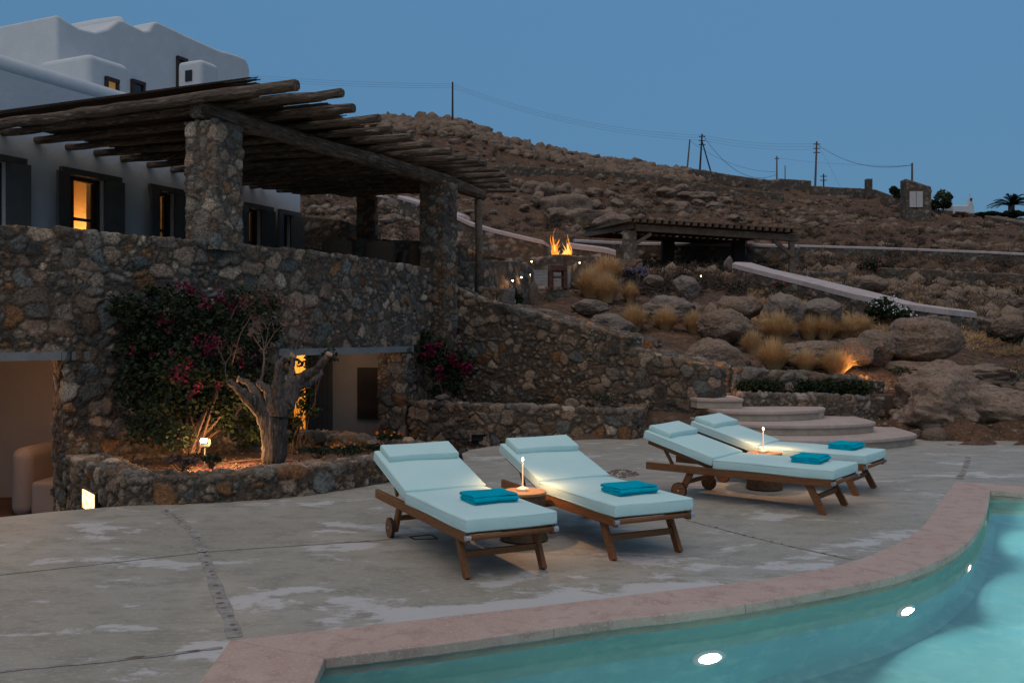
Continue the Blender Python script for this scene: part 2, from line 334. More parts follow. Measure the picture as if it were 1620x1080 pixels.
def deckblotch():
    t = M['deck'].node_tree; b = t.nodes['Principled BSDF']; src = b.inputs['Base Color'].links[0].from_socket
    N = t.nodes.new; L = t.links.new
    tc = N('ShaderNodeTexCoord'); mp = N('ShaderNodeMapping'); mp.inputs['Scale'].default_value = (.95, 1.6, 1); L(tc.outputs['Object'], mp.inputs[0])
    n1 = N('ShaderNodeTexNoise'); n1.inputs['Scale'].default_value = 1.1; n1.inputs['Detail'].default_value = 13; n1.inputs['Roughness'].default_value = .7; n1.inputs['Distortion'].default_value = .25
    L(mp.outputs[0], n1.inputs[0]); r = N('ShaderNodeMapRange'); r.inputs[1].default_value = .56; r.inputs[2].default_value = .595; mp2 = N('ShaderNodeMapping'); mp2.vector_type = 'TEXTURE'; mp2.inputs['Location'].default_value = (.9, 5.55, 0); mp2.inputs['Rotation'].default_value = (0, 0, .28); mp2.inputs['Scale'].default_value = (2.9, .95, 3); L(tc.outputs['Object'], mp2.inputs[0])
    gs = N('ShaderNodeTexGradient'); gs.gradient_type = 'SPHERICAL'; L(mp2.outputs[0], gs.inputs[0]); ad = N('ShaderNodeMath'); ad.operation = 'MULTIPLY_ADD'; L(gs.outputs['Fac'], ad.inputs[0]); ad.inputs[1].default_value = .14; L(n1.outputs[0], ad.inputs[2])
    L(ad.outputs[0], r.inputs[0])
    m2 = N('ShaderNodeMath'); m2.operation = 'MULTIPLY'; m2.inputs[1].default_value = .75; L(r.outputs[0], m2.inputs[0])
    mi = N('ShaderNodeMix'); mi.data_type = 'RGBA'; L(m2.outputs[0], mi.inputs[0]); L(src, mi.inputs[6]); mi.inputs[7].default_value = (.60, .575, .57, 1)
    L(mi.outputs[2], b.inputs['Base Color'])
deckblotch()
rnd = random.Random(7)
# ------------------------------------------------------------------ hillside terrain
COLS = [-500, 450, 600, 720, 860, 1000, 1150, 1300, 1450, 1620, 1900, 2600]
ROWS = [
 (13.0, [900, 900, 900, 900, 900, 800, 760, 750, 742, 740, 740, 740]),
 (13.6, [880, 880, 880, 880, 880, 780, 720, 715, 703, 702, 702, 702]),
 (14.6, [860, 860, 860, 860, 860, 700, 690, 690, 662, 668, 665, 660]),
 (15.5, [840, 840, 840, 840, 700, 650, 650, 640, 630, 642, 640, 640]),
 (16.2, [800, 800, 800, 700, 600, 600, 592, 591, 606, 626, 620, 620]),
 (18.0, [700, 600, 600, 560, 506, 545, 566, 568, 580, 600, 600, 600]),
 (20.0, [520, 520, 520, 500, 487, 522, 536, 542, 556, 576, 580, 580]),
 (24.0, [480, 480, 480, 480, 468, 480, 492, 506, 515, 538, 540, 540]),
 (30.0, [440, 440, 440, 440, 446, 446, 448, 466, 482, 498, 500, 500]),
 (38.0, [405, 405, 405, 412, 424, 426, 424, 434, 442, 450, 455, 455]),
 (50.0, [365, 365, 362, 375, 398, 404, 404, 408, 408, 408, 410, 415]),
 (70.0, [320, 318, 316, 338, 352, 358, 365, 366, 370, 372, 380, 390]),
 (95.0, [250, 250, 250, 272, 300, 312, 322, 334, 345, 354, 360, 370]),
 (125., [187, 187, 187, 195, 235, 263, 284, 299, 329, 346, 350, 360]),
 (150., [210, 210, 210, 215, 255, 285, 300, 315, 345, 360, 365, 370]),
 (230., [420, 420, 420, 420, 420, 420, 420, 420, 430, 440, 440, 440])]
RY = np.array([r[0] for r in ROWS]); RT = np.array([r[1] for r in ROWS], float)
SKY = [(600, 187), (660, 191), (716, 194), (740, 198), (765, 211), (800, 225), (860, 236), (900, 246), (960, 256), (1000, 263), (1050, 271), (1100, 277), (1200, 291), (1300, 299), (1380, 303), (1430, 324), (1520, 339), (1620, 346)]
RT[13] = [187 if c < 600 else (350 if c > 1700 else np.interp(c, [s[0] for s in SKY], [s[1] for s in SKY])) for c in COLS]
def yimg(px, Y):
    px = np.asarray(px, float); Y = np.asarray(Y, float)
    ly = np.log(Y); i = np.clip(np.searchsorted(RY, Y) - 1, 0, len(RY) - 2)
    t = np.clip((ly - np.log(RY[i])) / (np.log(RY[i + 1]) - np.log(RY[i])), 0, 1)
    j = np.clip(np.searchsorted(COLS, px) - 1, 0, len(COLS) - 2); cc = np.array(COLS, float)
    u = np.clip((px - cc[j]) / (cc[j + 1] - cc[j]), 0, 1); u = u * u * (3 - 2 * u)
    Z = lambda a, b: H - (RT[a, b] - HY) * RY[a] / F
    z = (Z(i, j) * (1 - u) + Z(i, j + 1) * u) * (1 - t) + (Z(i + 1, j) * (1 - u) + Z(i + 1, j + 1) * u) * t
    sk = np.interp(px, [s[0] for s in SKY], [s[1] for s in SKY])
    zs = H - (sk + abs(125 - Y) * .55 + 1.5 - HY) * Y / F; wgt = np.clip(1 - abs(Y - 125) / 30, 0, 1) ** .6
    return z * (1 - wgt) + wgt * zs
def tz(x, y):
    x = np.atleast_1d(np.asarray(x, float)); y = np.atleast_1d(np.asarray(y, float))
    px = CX + F * x / y; z = yimg(px, y)
    a = np.interp(y, [13, 16, 24, 60, 125, 150], [.05, .09, .18, .5, .4, .4])
    P = np.stack([x, y, 0 * x], 1); f = fbm(P, .45, 4, 3) * .5 + fbm(P, .11, 3, 9) * .5
    rid = 1 - 2 * np.abs(fbm(P * np.array([1, 1.8, 1]), .8, 3, 21))
    rock = np.clip((px - 1330) / 120, 0, 1) * np.clip((22 - y) / 4, 0, 1)
    return z + a * f * .8 + rid * .13 * rock + np.clip(y / 40 - .5, 0, 1) * .28 * np.maximum(0, fbm(P, .35, 3, 41)) * rid + .05 * fbm(P, 2.2, 3, 31) * np.clip(y / 20, .6, 3)
def hit0(px, py, lo=16, hi=128):
    Ys = np.exp(np.linspace(math.log(lo), math.log(hi), 1200)); z = yimg(np.full(1200, float(px)), Ys); ok = np.where(z >= H - (py - HY) * Ys / F)[0]
    return float(Ys[ok[0]]) if len(ok) else hi
def hit(px, py, lo=13.6, hi=130, near=None):
    Ys = np.exp(np.linspace(math.log(lo), math.log(hi), 900)); x = (px - CX) / F * Ys; z = tz(x, Ys)
    ray = H - (py - HY) * Ys / F; ok = np.where(z >= ray)[0]
    k = ok[0] if len(ok) else 899
    if near is not None and len(ok): k = ok[np.argmin(abs(Ys[ok] - near))]
    return Vector((x[k], Ys[k], float(z[k])))
def terrain():
    pxs = np.concatenate([np.linspace(-500, 440, 30)[:-1], np.linspace(440, 1660, 520), np.linspace(1660, 2600, 50)[1:]])
    Ys = np.exp(np.concatenate([np.linspace(math.log(13.0), math.log(26), 190), np.linspace(math.log(26), math.log(155), 250)[1:], np.linspace(math.log(155), math.log(230), 20)[1:]]))
    PX, YY = np.meshgrid(pxs, Ys); X = (PX - CX) / F * YY
    Z = tz(X.ravel(), YY.ravel()).reshape(X.shape)
    V = np.stack([X, YY, Z], 2).reshape(-1, 3); ny, nx = X.shape
    i = (np.arange(ny - 1)[:, None] * nx + np.arange(nx - 1)[None]); keep = ((PX[:-1, :-1] > 1136) & (YY[:-1, :-1] > 13.05)) | (YY[:-1, :-1] > 17.9) | ((YY[:-1, :-1] > 16.7) & (PX[:-1, :-1] > 990))
    i = i[keep].ravel(); Fc = np.stack([i, i + 1, i + nx + 1, i + nx], 1)
    o = npmesh('hillside', V, Fc, M['earth']); tag(o, kind='structure')
terrain()
mb = MB(); mb.add([(-900, -300, -1.7), (900, -300, -1.7), (900, 1500, -1.7), (-900, 1500, -1.7)], [(0, 1, 2, 3)])
tag(mb.build('ground', M['earth']), kind='structure')
mb = MB(); mb.prism([(-14, 6), (-1.5, 6), (.5, 15), (-1, 18.5), (-14, 18.5)], -.85, -.75)
tag(mb.build('courtyard', M['court']), kind='structure')
# ------------------------------------------------------------------ pool
OUT = [(365, 1013), (500, 999), (640, 983), (778, 968), (981, 944), (1050, 935), (1173, 922), (1275, 906.5), (1356, 887), (1412, 864), (1455, 840), (1477.5, 808), (1497, 780), (1511, 761.5)]
INN = [(514, 1041), (670, 1023), (815, 1003), (981, 979), (1050, 973), (1177, 957.5), (1296, 936), (1380, 920), (1440.6, 905), (1497, 882), (1535.6, 855.5), (1557, 822), (1562, 800), (1567, 775.6)]
def smooth(pts, it=2, lock=1):
    for _ in range(it):
        q = [pts[0]]
        for a, b in zip(pts[:-1], pts[1:]): q += [a * .75 + b * .25, a * .25 + b * .75]
        q.append(pts[-1]); pts = q
    return pts
oc = [gd(*p) for p in OUT]; ic = [gd(*p) for p in INN]
oc = smooth(oc, 2); ic = smooth(ic, 2)
def resample(pts, n):
    L = [0]
    for a, b in zip(pts[:-1], pts[1:]): L.append(L[-1] + (b - a).length)
    out = []
    for k in range(n):
        t = L[-1] * k / (n - 1); i = max(0, min(len(pts) - 2, int(np.searchsorted(L, t) - 1))); d = (t - L[i]) / (L[i + 1] - L[i]); out.append(pts[i].lerp(pts[i + 1], min(1, max(0, d))))
    return out
NS = 97
oc = resample(oc, NS); ic = resample(ic, NS)
XR = 14.0; yo = oc[-1].y; yi = ic[-1].y
sl = (gd(1620, 769).y - yo) / (gd(1620, 769).x - oc[-1].x)
oR = Vector((XR, yo + sl * (XR - oc[-1].x), 0)); iR = Vector((XR, yi + sl * (XR - ic[-1].x), 0))
oL = Vector((oc[0].x + .35, -1.5, 0)); iL = Vector((ic[0].x + .35, -1.5, 0))
cop = empty('pool_coping', (0, 0, 0), label='pink stone coping curving along the pool edge', cat='coping')
def slab(name, po, pi, z0=-.055, z1=.006):
    """slab between outer pts and inner pts"""
    n = len(po); vs = []; 
    for a, b in zip(po, pi): vs += [(a.x, a.y, z0), (b.x, b.y, z0), (b.x, b.y, z1), (a.x, a.y, z1)]
    fs = [(0, 1, 2, 3), tuple(4 * (n - 1) + k for k in (3, 2, 1, 0))]
    for i in range(n - 1):
        for k in range(4): fs.append((4 * i + k, 4 * (i + 1) + k, 4 * (i + 1) + (k + 1) % 4, 4 * i + (k + 1) % 4))
    m = MB(); m.add(vs, fs); o = m.build(name, M['coping'], cop, bevel=.008, seg=2)
    bm = bmesh.new(); bm.from_mesh(o.data); bmesh.ops.recalc_face_normals(bm, faces=bm.faces); bm.to_mesh(o.data); bm.free(); return o
cuts = [0, 15, 30, 46, 60, 78, 96]
for a, b in zip(cuts[:-1], cuts[1:]):
    po = [p.copy() for p in oc[a:b + 1]]; pi = [p.copy() for p in ic[a:b + 1]]
    for q in (po, pi):
        q[0] = q[0] + (q[1] - q[0]).normalized() * .002; q[-1] = q[-1] + (q[-2] - q[-1]).normalized() * .002
    slab('coping_stone', po, pi)
e = .002
slab('coping_stone', [oc[-1] + Vector((e, 0, 0)), (oc[-1] + oR) / 2 - Vector((e, 0, 0))], [ic[-1] + Vector((e, 0, 0)), (ic[-1] + iR) / 2 - Vector((e, 0, 0))])
slab('coping_stone', [(oc[-1] + oR) / 2, oR], [(ic[-1] + iR) / 2, iR])
slab('coping_stone', [oL.lerp(oc[0], .55), oc[0] - Vector((0, e, 0))], [iL.lerp(ic[0], .55), ic[0] - Vector((0, e, 0))])
slab('coping_stone', [oL, oL.lerp(oc[0], .549)], [iL, iL.lerp(ic[0], .549)])
# pool basin (walls set back 2 cm under the coping lip)
inner = [iL] + ic + [iR]
def offs(pts, d):
    out = []
    for i, p in enumerate(pts):
        t = (pts[min(i + 1, len(pts) - 1)] - pts[max(i - 1, 0)]).normalized(); out.append(p + Vector((-t.y, t.x, 0)) * d)
    return out
wallp = offs(ic, .03); wl = [Vector((iL.x - .03, -1.5, 0)), Vector((ic[0].x - .03, ic[0].y + .03, 0))] + wallp[1:-1] + [Vector((ic[-1].x - .03, ic[-1].y + .03, 0)), Vector((XR, iR.y + .03, 0))]
DEP = -1.2
m = MB(); n = len(wl); vs = []; fs = []
for p in wl: vs += [(p.x, p.y, -.056), (p.x, p.y, -.10), (p.x, p.y, DEP + .08)]
for i in range(n - 1):
    b = 3 * i; fs += [(b + 1, b + 4, b + 5, b + 2)]
m.add(vs, fs)
m.add([(p.x, p.y, -.10) for p in wl[:2]] , [])
# right and front closing walls + floor
poly = [(p.x, p.y) for p in wl] + [(XR, -1.5)]
nb = len(poly)
m.add([(x, y, DEP) for x, y in poly], [tuple(range(nb))])
m.add([(XR, wl[-1].y, -.1), (XR, -1.5, -.1), (XR, -1.5, DEP), (XR, wl[-1].y, DEP)], [(0, 1, 2, 3)])
m.add([(XR, -1.5, -.1), (wl[0].x, -1.5, -.1), (wl[0].x, -1.5, DEP), (XR, -1.5, DEP)], [(0, 1, 2, 3)])
cv = [(p.x, p.y, DEP + .08) for p in wl]; ci_ = offs(wl, -.08)
m.add(cv + [(p.x, p.y, DEP + .001) for p in ci_], [(i, i + 1, n + i + 1, n + i) for i in range(n - 1)])
bas = m.build('pool_basin', M['plaster'], None, smooth=False); tag(bas, kind='structure')
m = MB(); m.add(vs, [(3 * i, 3 * i + 3, 3 * i + 4, 3 * i + 1) for i in range(n - 1)])
rimo = m.build('pool_rim', M['rim'], None); tag(rimo, kind='structure')
# corner ledge under water at the near left
m = MB(); a = wl[1]; m.prism([(a.x, a.y - .9), (a.x + .45, a.y - .9), (a.x + .62, a.y - .02), (a.x, a.y - .02)], DEP, -.5)
tag(m.build('pool_step', M['plaster'], None, bevel=.03), kind='structure')
m = MB(); m.add([(x, y, -.115) for x, y in poly], [tuple(range(nb - 1, -1, -1))]); tag(m.build('pool_water', M['water']), kind='structure')
# underwater lamps
PE = 26
def pool_lamp(px, py, lab, real=.45):
    # the wall point below the coping at this picture column
    best = min(range(2, n - 3), key=lambda i: abs(CX + F * wl[i].x / wl[i].y - px)); p = wl[best]
    t = (wl[best + 1] - wl[best - 1]).normalized(); nrm = Vector((t.y, -t.x, 0))
    r = empty('pool_lamp', (p.x, p.y, -.115 - real), math.atan2(nrm.y, nrm.x), lab, 'lamp', 'round lamps set in the pool wall')
    Mx = Matrix.Rotation(R(90), 4, 'Y')
    beamlamp(p.x + nrm.x * .03, p.y + nrm.y * .03, -.115 - real, (nrm.x, nrm.y, -.12), PE)
    d = MB(); d.lathe([(0.001, .012), (.07, .012), (.075, .006)], n=32); d.v = [tuple(Mx @ Vector(v)) for v in d.v]; d.build('lamp_lens', M['poollamp'], r)
    d = MB(); d.lathe([(.075, 0), (.075, .018), (.115, .012), (.118, 0)], n=32); d.v = [tuple(Mx @ Vector(v)) for v in d.v]; d.build('lamp_ring', M['lampwhite'], r, smooth=True)
def beamlamp(x, y, z, d, e):
    l = bpy.data.lights.new('pool light', 'AREA'); l.shape = 'DISK'; l.size = .13; l.energy = e; l.color = (.66, .98, 1); l.spread = R(155)
    o = bpy.data.objects.new('pool light', l); C.objects.link(o); o.location = (x, y, z); o.rotation_euler = Vector(d).to_track_quat('-Z', 'Y').to_euler()
pool_lamp(1115, 1042, 'largest underwater lamp, nearest in the pool wall', .50)
pool_lamp(1430, 966, 'second underwater lamp from the near end of the curved pool wall', .52)
pool_lamp(1531, 897, 'third underwater lamp from the near end of the curved pool wall', .50)
pool_lamp(1557, 835, 'farthest small underwater lamp near the inner corner of the pool', .38)
for x_, y_, d_ in ((XR - .05, 6.5, (-1, 0, -.1)), (9.5, 9.25, (0, -1, -.1)), (3.2, -1.4, (0, 1, -.1)), (6.5, -1.4, (0, 1, -.1)), (10, -1.4, (0, 1, -.1))): beamlamp(x_, y_, -.55, d_, PE * 1.2)
# ------------------------------------------------------------------ patio slab
back = [(-9, -1.5), (-9, 6.2), (-6, 7.25), (-4.5, 8.06), (-4.17, 8.32), (-3.58, 8.62), (-2.87, 8.85), (-2.16, 9.15), (-1.46, 9.9), (-.95, 10.8), (-.62, 11.75)]
back += [tuple(gd(*p).xy) for p in ((731, 717), (745, 711), (775, 706), (803, 703), (850, 697), (900, 692))] + [(1.9, 14.5), (2.5, 15.2), (3.0, 15.3), (6.0, 15.3), (XR, 15.3)]
pat = back + [(oR.x, oR.y)] + [(p.x, p.y) for p in reversed(oc)] + [(oL.x, oL.y)]
m = MB(); m.prism(pat, -.2, 0); tag(m.build('patio', M['deck']), kind='structure')
# stone inlays in the patio joints
def inlay(pts, wd, lab, step=.09, seed=1, gap=.25, raise_=.006):
    r = random.Random(seed); P = [gd(*p) for p in pts]; root = empty('stone_inlay', tuple(P[len(P) // 2]), 0, lab, 'paving inlay', 'stone strips set in the patio joints'); ro = Vector(root.location)
    for a, b in zip(P[:-1], P[1:]):
        d = (b - a); n_ = max(1, int(d.length / step)); d.normalize(); s = Vector((-d.y, d.x, 0))
        for k in range(n_):
            if r.random() < gap: continue
            c = a + (b - a) * ((k + .5) / n_) + s * r.uniform(-.2, .2) * wd - ro
            rx, ry = wd * .5 * r.uniform(.5, 1), step * .42 * r.uniform(.5, 1); vs = []; K = 7
            hh = raise_ * r.uniform(.4, 1)
            for j in range(K):
                an = 2 * math.pi * j / K; q = r.uniform(.8, 1.15); vs.append(c + s * math.cos(an) * rx * q + d * math.sin(an) * ry * q)
            top = [c + (v - c) * .7 + Vector((0, 0, hh)) for v in vs]
            m = MB(); m.add(vs + top, [tuple(range(K, 2 * K))] + [(j, (j + 1) % K, K + (j + 1) % K, K + j) for j in range(K)]); m.build('stone', M['inlay'], root)
M['inlay'] = mat('inlay stone', (.20, .155, .125), .9, [(9, (.11, .085, .07), .4, .6), (4, (.27, .22, .19), .5, .7)], .5, 60)
M['joint'] = mat('patio joint', (.27, .245, .215), .9, [(9, (.38, .355, .33), .42, .6)], .8, 60)
def joint(pts, wd):
    P = [gd(*p) for p in pts]; P = resample(P, 24); r = random.Random(3); m = MB(); vs = []
    for i, p in enumerate(P):
        t = (P[min(i + 1, 23)] - P[max(0, i - 1)]).normalized(); s = Vector((-t.y, t.x, 0)) * wd * r.uniform(.35, .65); vs += [(p.x - s.x, p.y - s.y, .003), (p.x + s.x, p.y + s.y, .003)]
    m.add(vs, [(2 * i, 2 * i + 2, 2 * i + 3, 2 * i + 1) for i in range(23)]); o = m.build('paving_joint', M['joint']); tag(o, kind='structure')
S1 = [(259, 806), (285, 824), (307, 842), (320, 868), (326, 887), (336, 912), (344, 935), (354, 958), (363, 978), (372, 1008)]
joint(S1, .075); inlay(S1, .06, 'curved strip of set stones running from the planter to the pool corner', .085, 2, .35)
S2 = [(-60, 1078), (0, 1062), (80, 1054), (167, 1046), (260, 1036), (352, 1024)]
joint(S2, .03); inlay(S2, .05, 'dotted line of dark stones in the front left patio joint', .16, 4, .2)
S3 = [(-60, 915), (0, 909), (150, 893), (307, 875), (333, 872), (450, 864), (592, 855), (640, 850)]
joint(S3, .022); inlay(S3, .02, 'thin joint of pebbles crossing the patio behind the first lounger', .13, 5, .45, .004)
S4 = [(1085, 822), (1184, 848), (1260, 866), (1349, 885)]
joint(S4, .022); inlay(S4, .035, 'pebble joint from the second lounger to the curved coping', .08, 6, .35)
S5 = [(1532, 722), (1529, 735), (1524, 747), (1515, 758)]
joint(S5, .06); inlay(S5, .10, 'short strip of set stones behind the far pool corner', .09, 7, .3)
# pebble patch and drain cover
m = MB(); r = random.Random(5); c = gd(985, 749)
for k in range(90):
    a = r.uniform(0, 6.28); q = math.sqrt(r.random()); x, y = c.x + .17 * q * math.cos(a), c.y + .30 * q * math.sin(a); s = r.uniform(.012, .026); m.lathe([(s, 0), (s * .8, .008), (.001, .012)], (x, y, 0), 6)
tag(m.build('pebble_patch', M['inlay']), 'oval patch of pebbles set in the concrete behind the second lounger', 'pebbles', kind='stuff')
m = MB(); p4 = [gd(*p) for p in ((648, 849), (683, 845.5), (692, 852), (656, 853))]; cc = sum(p4, Vector()) / 4
for a, b in zip(p4, p4[1:] + p4[:1]): m.bar((a.x, a.y, .002), (b.x, b.y, .002), .012, .006)
m.build('cover_seam', M['black']); dc = C.objects['cover_seam']; dc.name = 'drain_cover'; tag(dc, 'rectangular drain cover outline in the patio under the first lounger', 'drain cover')
# ------------------------------------------------------------------ main curved stone wall
MP = [(-560, 9.3), (-60, 9.85), (0, 10.06), (60, 10.28), (103, 10.45), (140, 10.67), (220, 11.1), (300, 11.6), (380, 12.15), (453, 12.75), (510, 13.3), (560, 13.95), (600, 14.65), (640, 15.5), (660, 16.0), (690, 16.9), (712, 17.5)]
def mw(px):
    xs = [p[0] for p in MP]; return float(np.interp(px, xs, [p[1] for p in MP]))
def mxy(px): Y = mw(px); return ((px - CX) / F * Y, Y)
ztop = lambda px: float(np.interp(px, [-560, 0, 300, 560, 660, 712], [2.86, 2.8, 2.8, 2.79, 2.78, 2.76]))
zb1 = lambda px: H - (570 - HY) * mw(px) / F + .0  # underside of the lintels
tw = empty('terrace_wall', (*mxy(300), -.8), label='tall curved rubble stone wall carrying the upper terrace', cat='stone wall')
inv = Vector(tw.location)
quads = []; TH = .5
pxs = [-560, -300, -60, 103, 140, 220, 300, 380, 453, 510, 560, 600, 640, 660, 690, 712]
ZL = 1.40
P = [mxy(p) for p in pxs]
def seg(a, b, z0, z1f):
    i0, i1 = pxs.index(a), pxs.index(b); q = []
    for i in range(i0, i1):
        (x0, y0), (x1, y1) = P[i], P[i + 1]; q.append([(x0, y0, z0), (x1, y1, z0), (x1, y1, z1f(pxs[i + 1])), (x0, y0, z1f(pxs[i])), (math.hypot(x1 - x0, y1 - y0), 1.4 if z0 > 0 else 2.2)])
    return q
quads += seg(-560, 712, ZL, ztop) + seg(103, 453, -.8, lambda p: ZL) + seg(640, 712, -.8, lambda p: ZL) + seg(-560, -300, -.8, lambda p: ZL)
# coping top and terrace-side face
bk = []
for i in range(len(P)):
    a = Vector(P[max(0, i - 1)]); b = Vector(P[min(len(P) - 1, i + 1)]); d = (b - a).normalized(); q = Vector(P[i]) + Vector((-d.y, d.x)) * TH; bk.append((q.x, q.y))
for i in range(len(P) - 1):
    (x0, y0), (x1, y1) = P[i], P[i + 1]; (u0, v0), (u1, v1) = bk[i], bk[i + 1]; za, zb = ztop(pxs[i]), ztop(pxs[i + 1])
    LU = math.hypot(x1 - x0, y1 - y0); quads.append([(x0, y0, za), (x1, y1, zb), (u1, v1, zb), (u0, v0, za), (LU, TH)])
    quads.append([(u1, v1, 2.2), (u0, v0, 2.2), (u0, v0, za), (u1, v1, zb), (LU, .6)])
# jambs
for px, s in ((103, -1), (453, 1), (640, -1), (-300, 1)):
    i = pxs.index(px); a, b = P[i], bk[i]
    q = [(b[0], b[1], -.8), (a[0], a[1], -.8), (a[0], a[1], ZL), (b[0], b[1], ZL)]
    quads.append((q if s < 0 else [q[1], q[0], q[3], q[2]]) + [(TH, 2.2)])
so = stonify('stonework', quads, .02, .225, .034, M['stone'], None, seed=11)
so.parent = tw; so.location = -inv
def lintel(a, b):
    m = MB(); n_ = 10
    for k in range(n_):
        p0 = a + (b - a) * k / n_; p1 = a + (b - a) * (k + 1) / n_
        A, B_ = Vector(mxy(p0)), Vector(mxy(p1)); d = (B_ - A).normalized(); nn = Vector((-d.y, d.x)); A -= nn * .03; B_ -= nn * .03
        h = [(A.x, A.y), (B_.x, B_.y), (B_.x + nn.x * .5, B_.y + nn.y * .5), (A.x + nn.x * .5, A.y + nn.y * .5)]
        m.hexa([(x, y, ZL - .085) for x, y in h] + [(x, y, ZL + .012) for x, y in h])
    o = m.build('lintel', M['beton'], tw, bevel=0); o.location = -inv
lintel(-300, 140); lintel(440, 652)
# weep hole
def drain_front(c, nrm, w_, h_, lab, d=.14):
    t = Vector((-nrm.y, nrm.x, 0)); m = MB(); 
    c = Vector(c)
    for s in (-1, 1): m.bar(c + t * s * (w_ / 2 + .02) - Vector((0, 0, h_ / 2)), c + t * s * (w_ / 2 + .02) + Vector((0, 0, h_ / 2)), d, .04, up=tuple(t))
    m.bar(c - t * w_ * .8 + Vector((0, 0, h_ / 2 + .03)), c + t * w_ * .8 + Vector((0, 0, h_ / 2 + .03)), d, .06)
    o = m.build('drain_opening', M['rock']); tag(o, lab, 'drain opening')
    m = MB(); m.box((0, 0, 0), (w_ * 1.0, .01, h_)); k = m.build('dark_panel', M['black'], o); k.location = c + nrm * (d / 2 - .045); k.rotation_euler = (0, 0, math.atan2(t.y, t.x))  # flat black panel stands in for the shade inside the hole
def nrm_at(px):
    a, b = Vector(mxy(px - 5)), Vector(mxy(px + 5)); d = (b - a).normalized(); return Vector((d.y, -d.x, 0))
p = at(413, 450, mw(413)); drain_front(p + nrm_at(413) * -.02, nrm_at(413), .07, .17, 'small upright weep hole high in the terrace wall', .10)
# ------------------------------------------------------------------ stairs flank walls (front wall + lit back wall)
FP = [(705, 17.3, 452), (722, 17.2, 455), (757, 17.0, 474), (800, 16.7, 485), (860, 16.3, 499), (900, 16.0, 512), (950, 15.65, 523), (996, 15.3, 535)]
FP2 = [(996, 15.3, 550), (1040, 15.0, 561), (1085, 14.7, 572), (1129, 14.4, 584)]
def pathof(L): return [((p - CX) / F * Y, Y) for p, Y, y in L], [H - (y - HY) * Y / F for p, Y, y in L]
a, za = pathof(FP); b, zb = pathof(FP2)
fw = stonify('stair_wall', wallq(a, -.5, za, .42, (False, True)) + wallq(b, -.2, zb, .42, (False, True)), .022, .225, .036, M['stone'], seed=29, bright=.95)
tag(fw, 'long sloping rubble wall in front of the garden stairs', 'stone wall')
BP = [(812, 18.3, 482), (860, 17.6, 493), (920, 17.1, 510), (975, 16.7, 524), (1029, 16.3, 539)]; BP2 = [(1029, 16.3, 552), (1090, 15.9, 566), (1152, 15.5, 579)]
a, za = pathof(BP); b, zb = pathof(BP2)
bw = stonify('stair_wall', wallq(a, .5, za, .4) + wallq(b, -.1, zb, .4), .03, .2, .04, M['stone'], seed=31)
tag(bw, 'low rear wall of the garden stairs, its inner face lit orange', 'stone wall')
# stair treads in the corridor
st = empty('garden_stairs', (3.3, 14.9, 0), label='pale stone stairs climbing between the two rubble walls behind the loungers', cat='stairs')
o3 = Vector(st.location)
for k in range(8):
    t0 = k / 8; A = Vector((3.35 - k * .5, 14.95 + k * .36)); B = A + Vector((-.62, .42)); nn = Vector((.40, .62)); z = .62 + .13 * k
    m = MB(); h = [(A.x, A.y), (A.x + nn.x, A.y + nn.y), (B.x + nn.x, B.y + nn.y), (B.x, B.y)]
    m.prism([(x - o3.x, y - o3.y) for x, y in h], z - .14, z); m.build('stair_tread', M['rim'], st, bevel=.01)
# ------------------------------------------------------------------ fan steps by the patio
fs_ = empty('fan_steps', (4.3, 13.6, 0), label='three wide curved stone steps rising from the patio behind the far loungers', cat='steps')
o4 = Vector(fs_.location)
STEPS = [([(2.5, 15.0), (2.55, 13.6), (2.9, 13.05), (3.4, 12.75), (3.95, 12.62), (4.43, 12.6), (4.95, 12.72), (5.45, 12.98), (5.8, 13.25), (6.0, 13.5), (6.05, 14.8)], 0, .15),
         ([(2.8, 15.0), (2.85, 13.9), (3.2, 13.5), (3.6, 13.3), (4.0, 13.2), (4.38, 13.2), (4.75, 13.28), (5.1, 13.44), (5.35, 13.6), (5.5, 13.78), (5.5, 14.8)], .15, .30),
         ([(3.0, 15.0), (3.1, 14.1), (3.4, 13.88), (3.75, 13.8), (4.1, 13.84), (4.4, 13.95), (4.7, 14.12), (4.9, 14.35), (4.98, 14.55), (4.98, 14.9)], .30, .45),
         ([(2.7, 15.3), (2.9, 14.35), (3.15, 14.3), (3.62, 14.32), (3.62, 15.1)], .45, .61)]
def smooth2(pts, it=2): return [tuple(v) for v in smooth([Vector(p) for p in pts], it)]
for poly_, z0, z1 in STEPS:
    pp = smooth2(poly_, 2) if len(poly_) > 5 else poly_
    cx_ = sum(p[0] for p in pp) / len(pp); cy_ = sum(p[1] for p in pp) / len(pp)
    rel = [(x - o4.x, y - o4.y) for x, y in pp]
    inn = [(x - o4.x + (.035 if x < cx_ else -.035) * min(1, abs(x - cx_)), y - o4.y + (.035 if y < cy_ else -.03)) for x, y in pp]
    rel = rel[::-1]; inn = inn[::-1]
    m = MB(); m.prism(inn, z0 + .004, z1 - .05); rr = m.build('riser', M['rim'], fs_)
    m = MB(); m.prism(rel, z1 - .05, z1); m.build('step_tread', M['steptop'] if 'steptop' in M else M.setdefault('steptop', mat('step stone', (.50, .39, .34), .75, [(2, (.42, .32, .28), .4, .65), (14, (.57, .47, .41), .5, .7)], .3, 70)), fs_, bevel=.01)
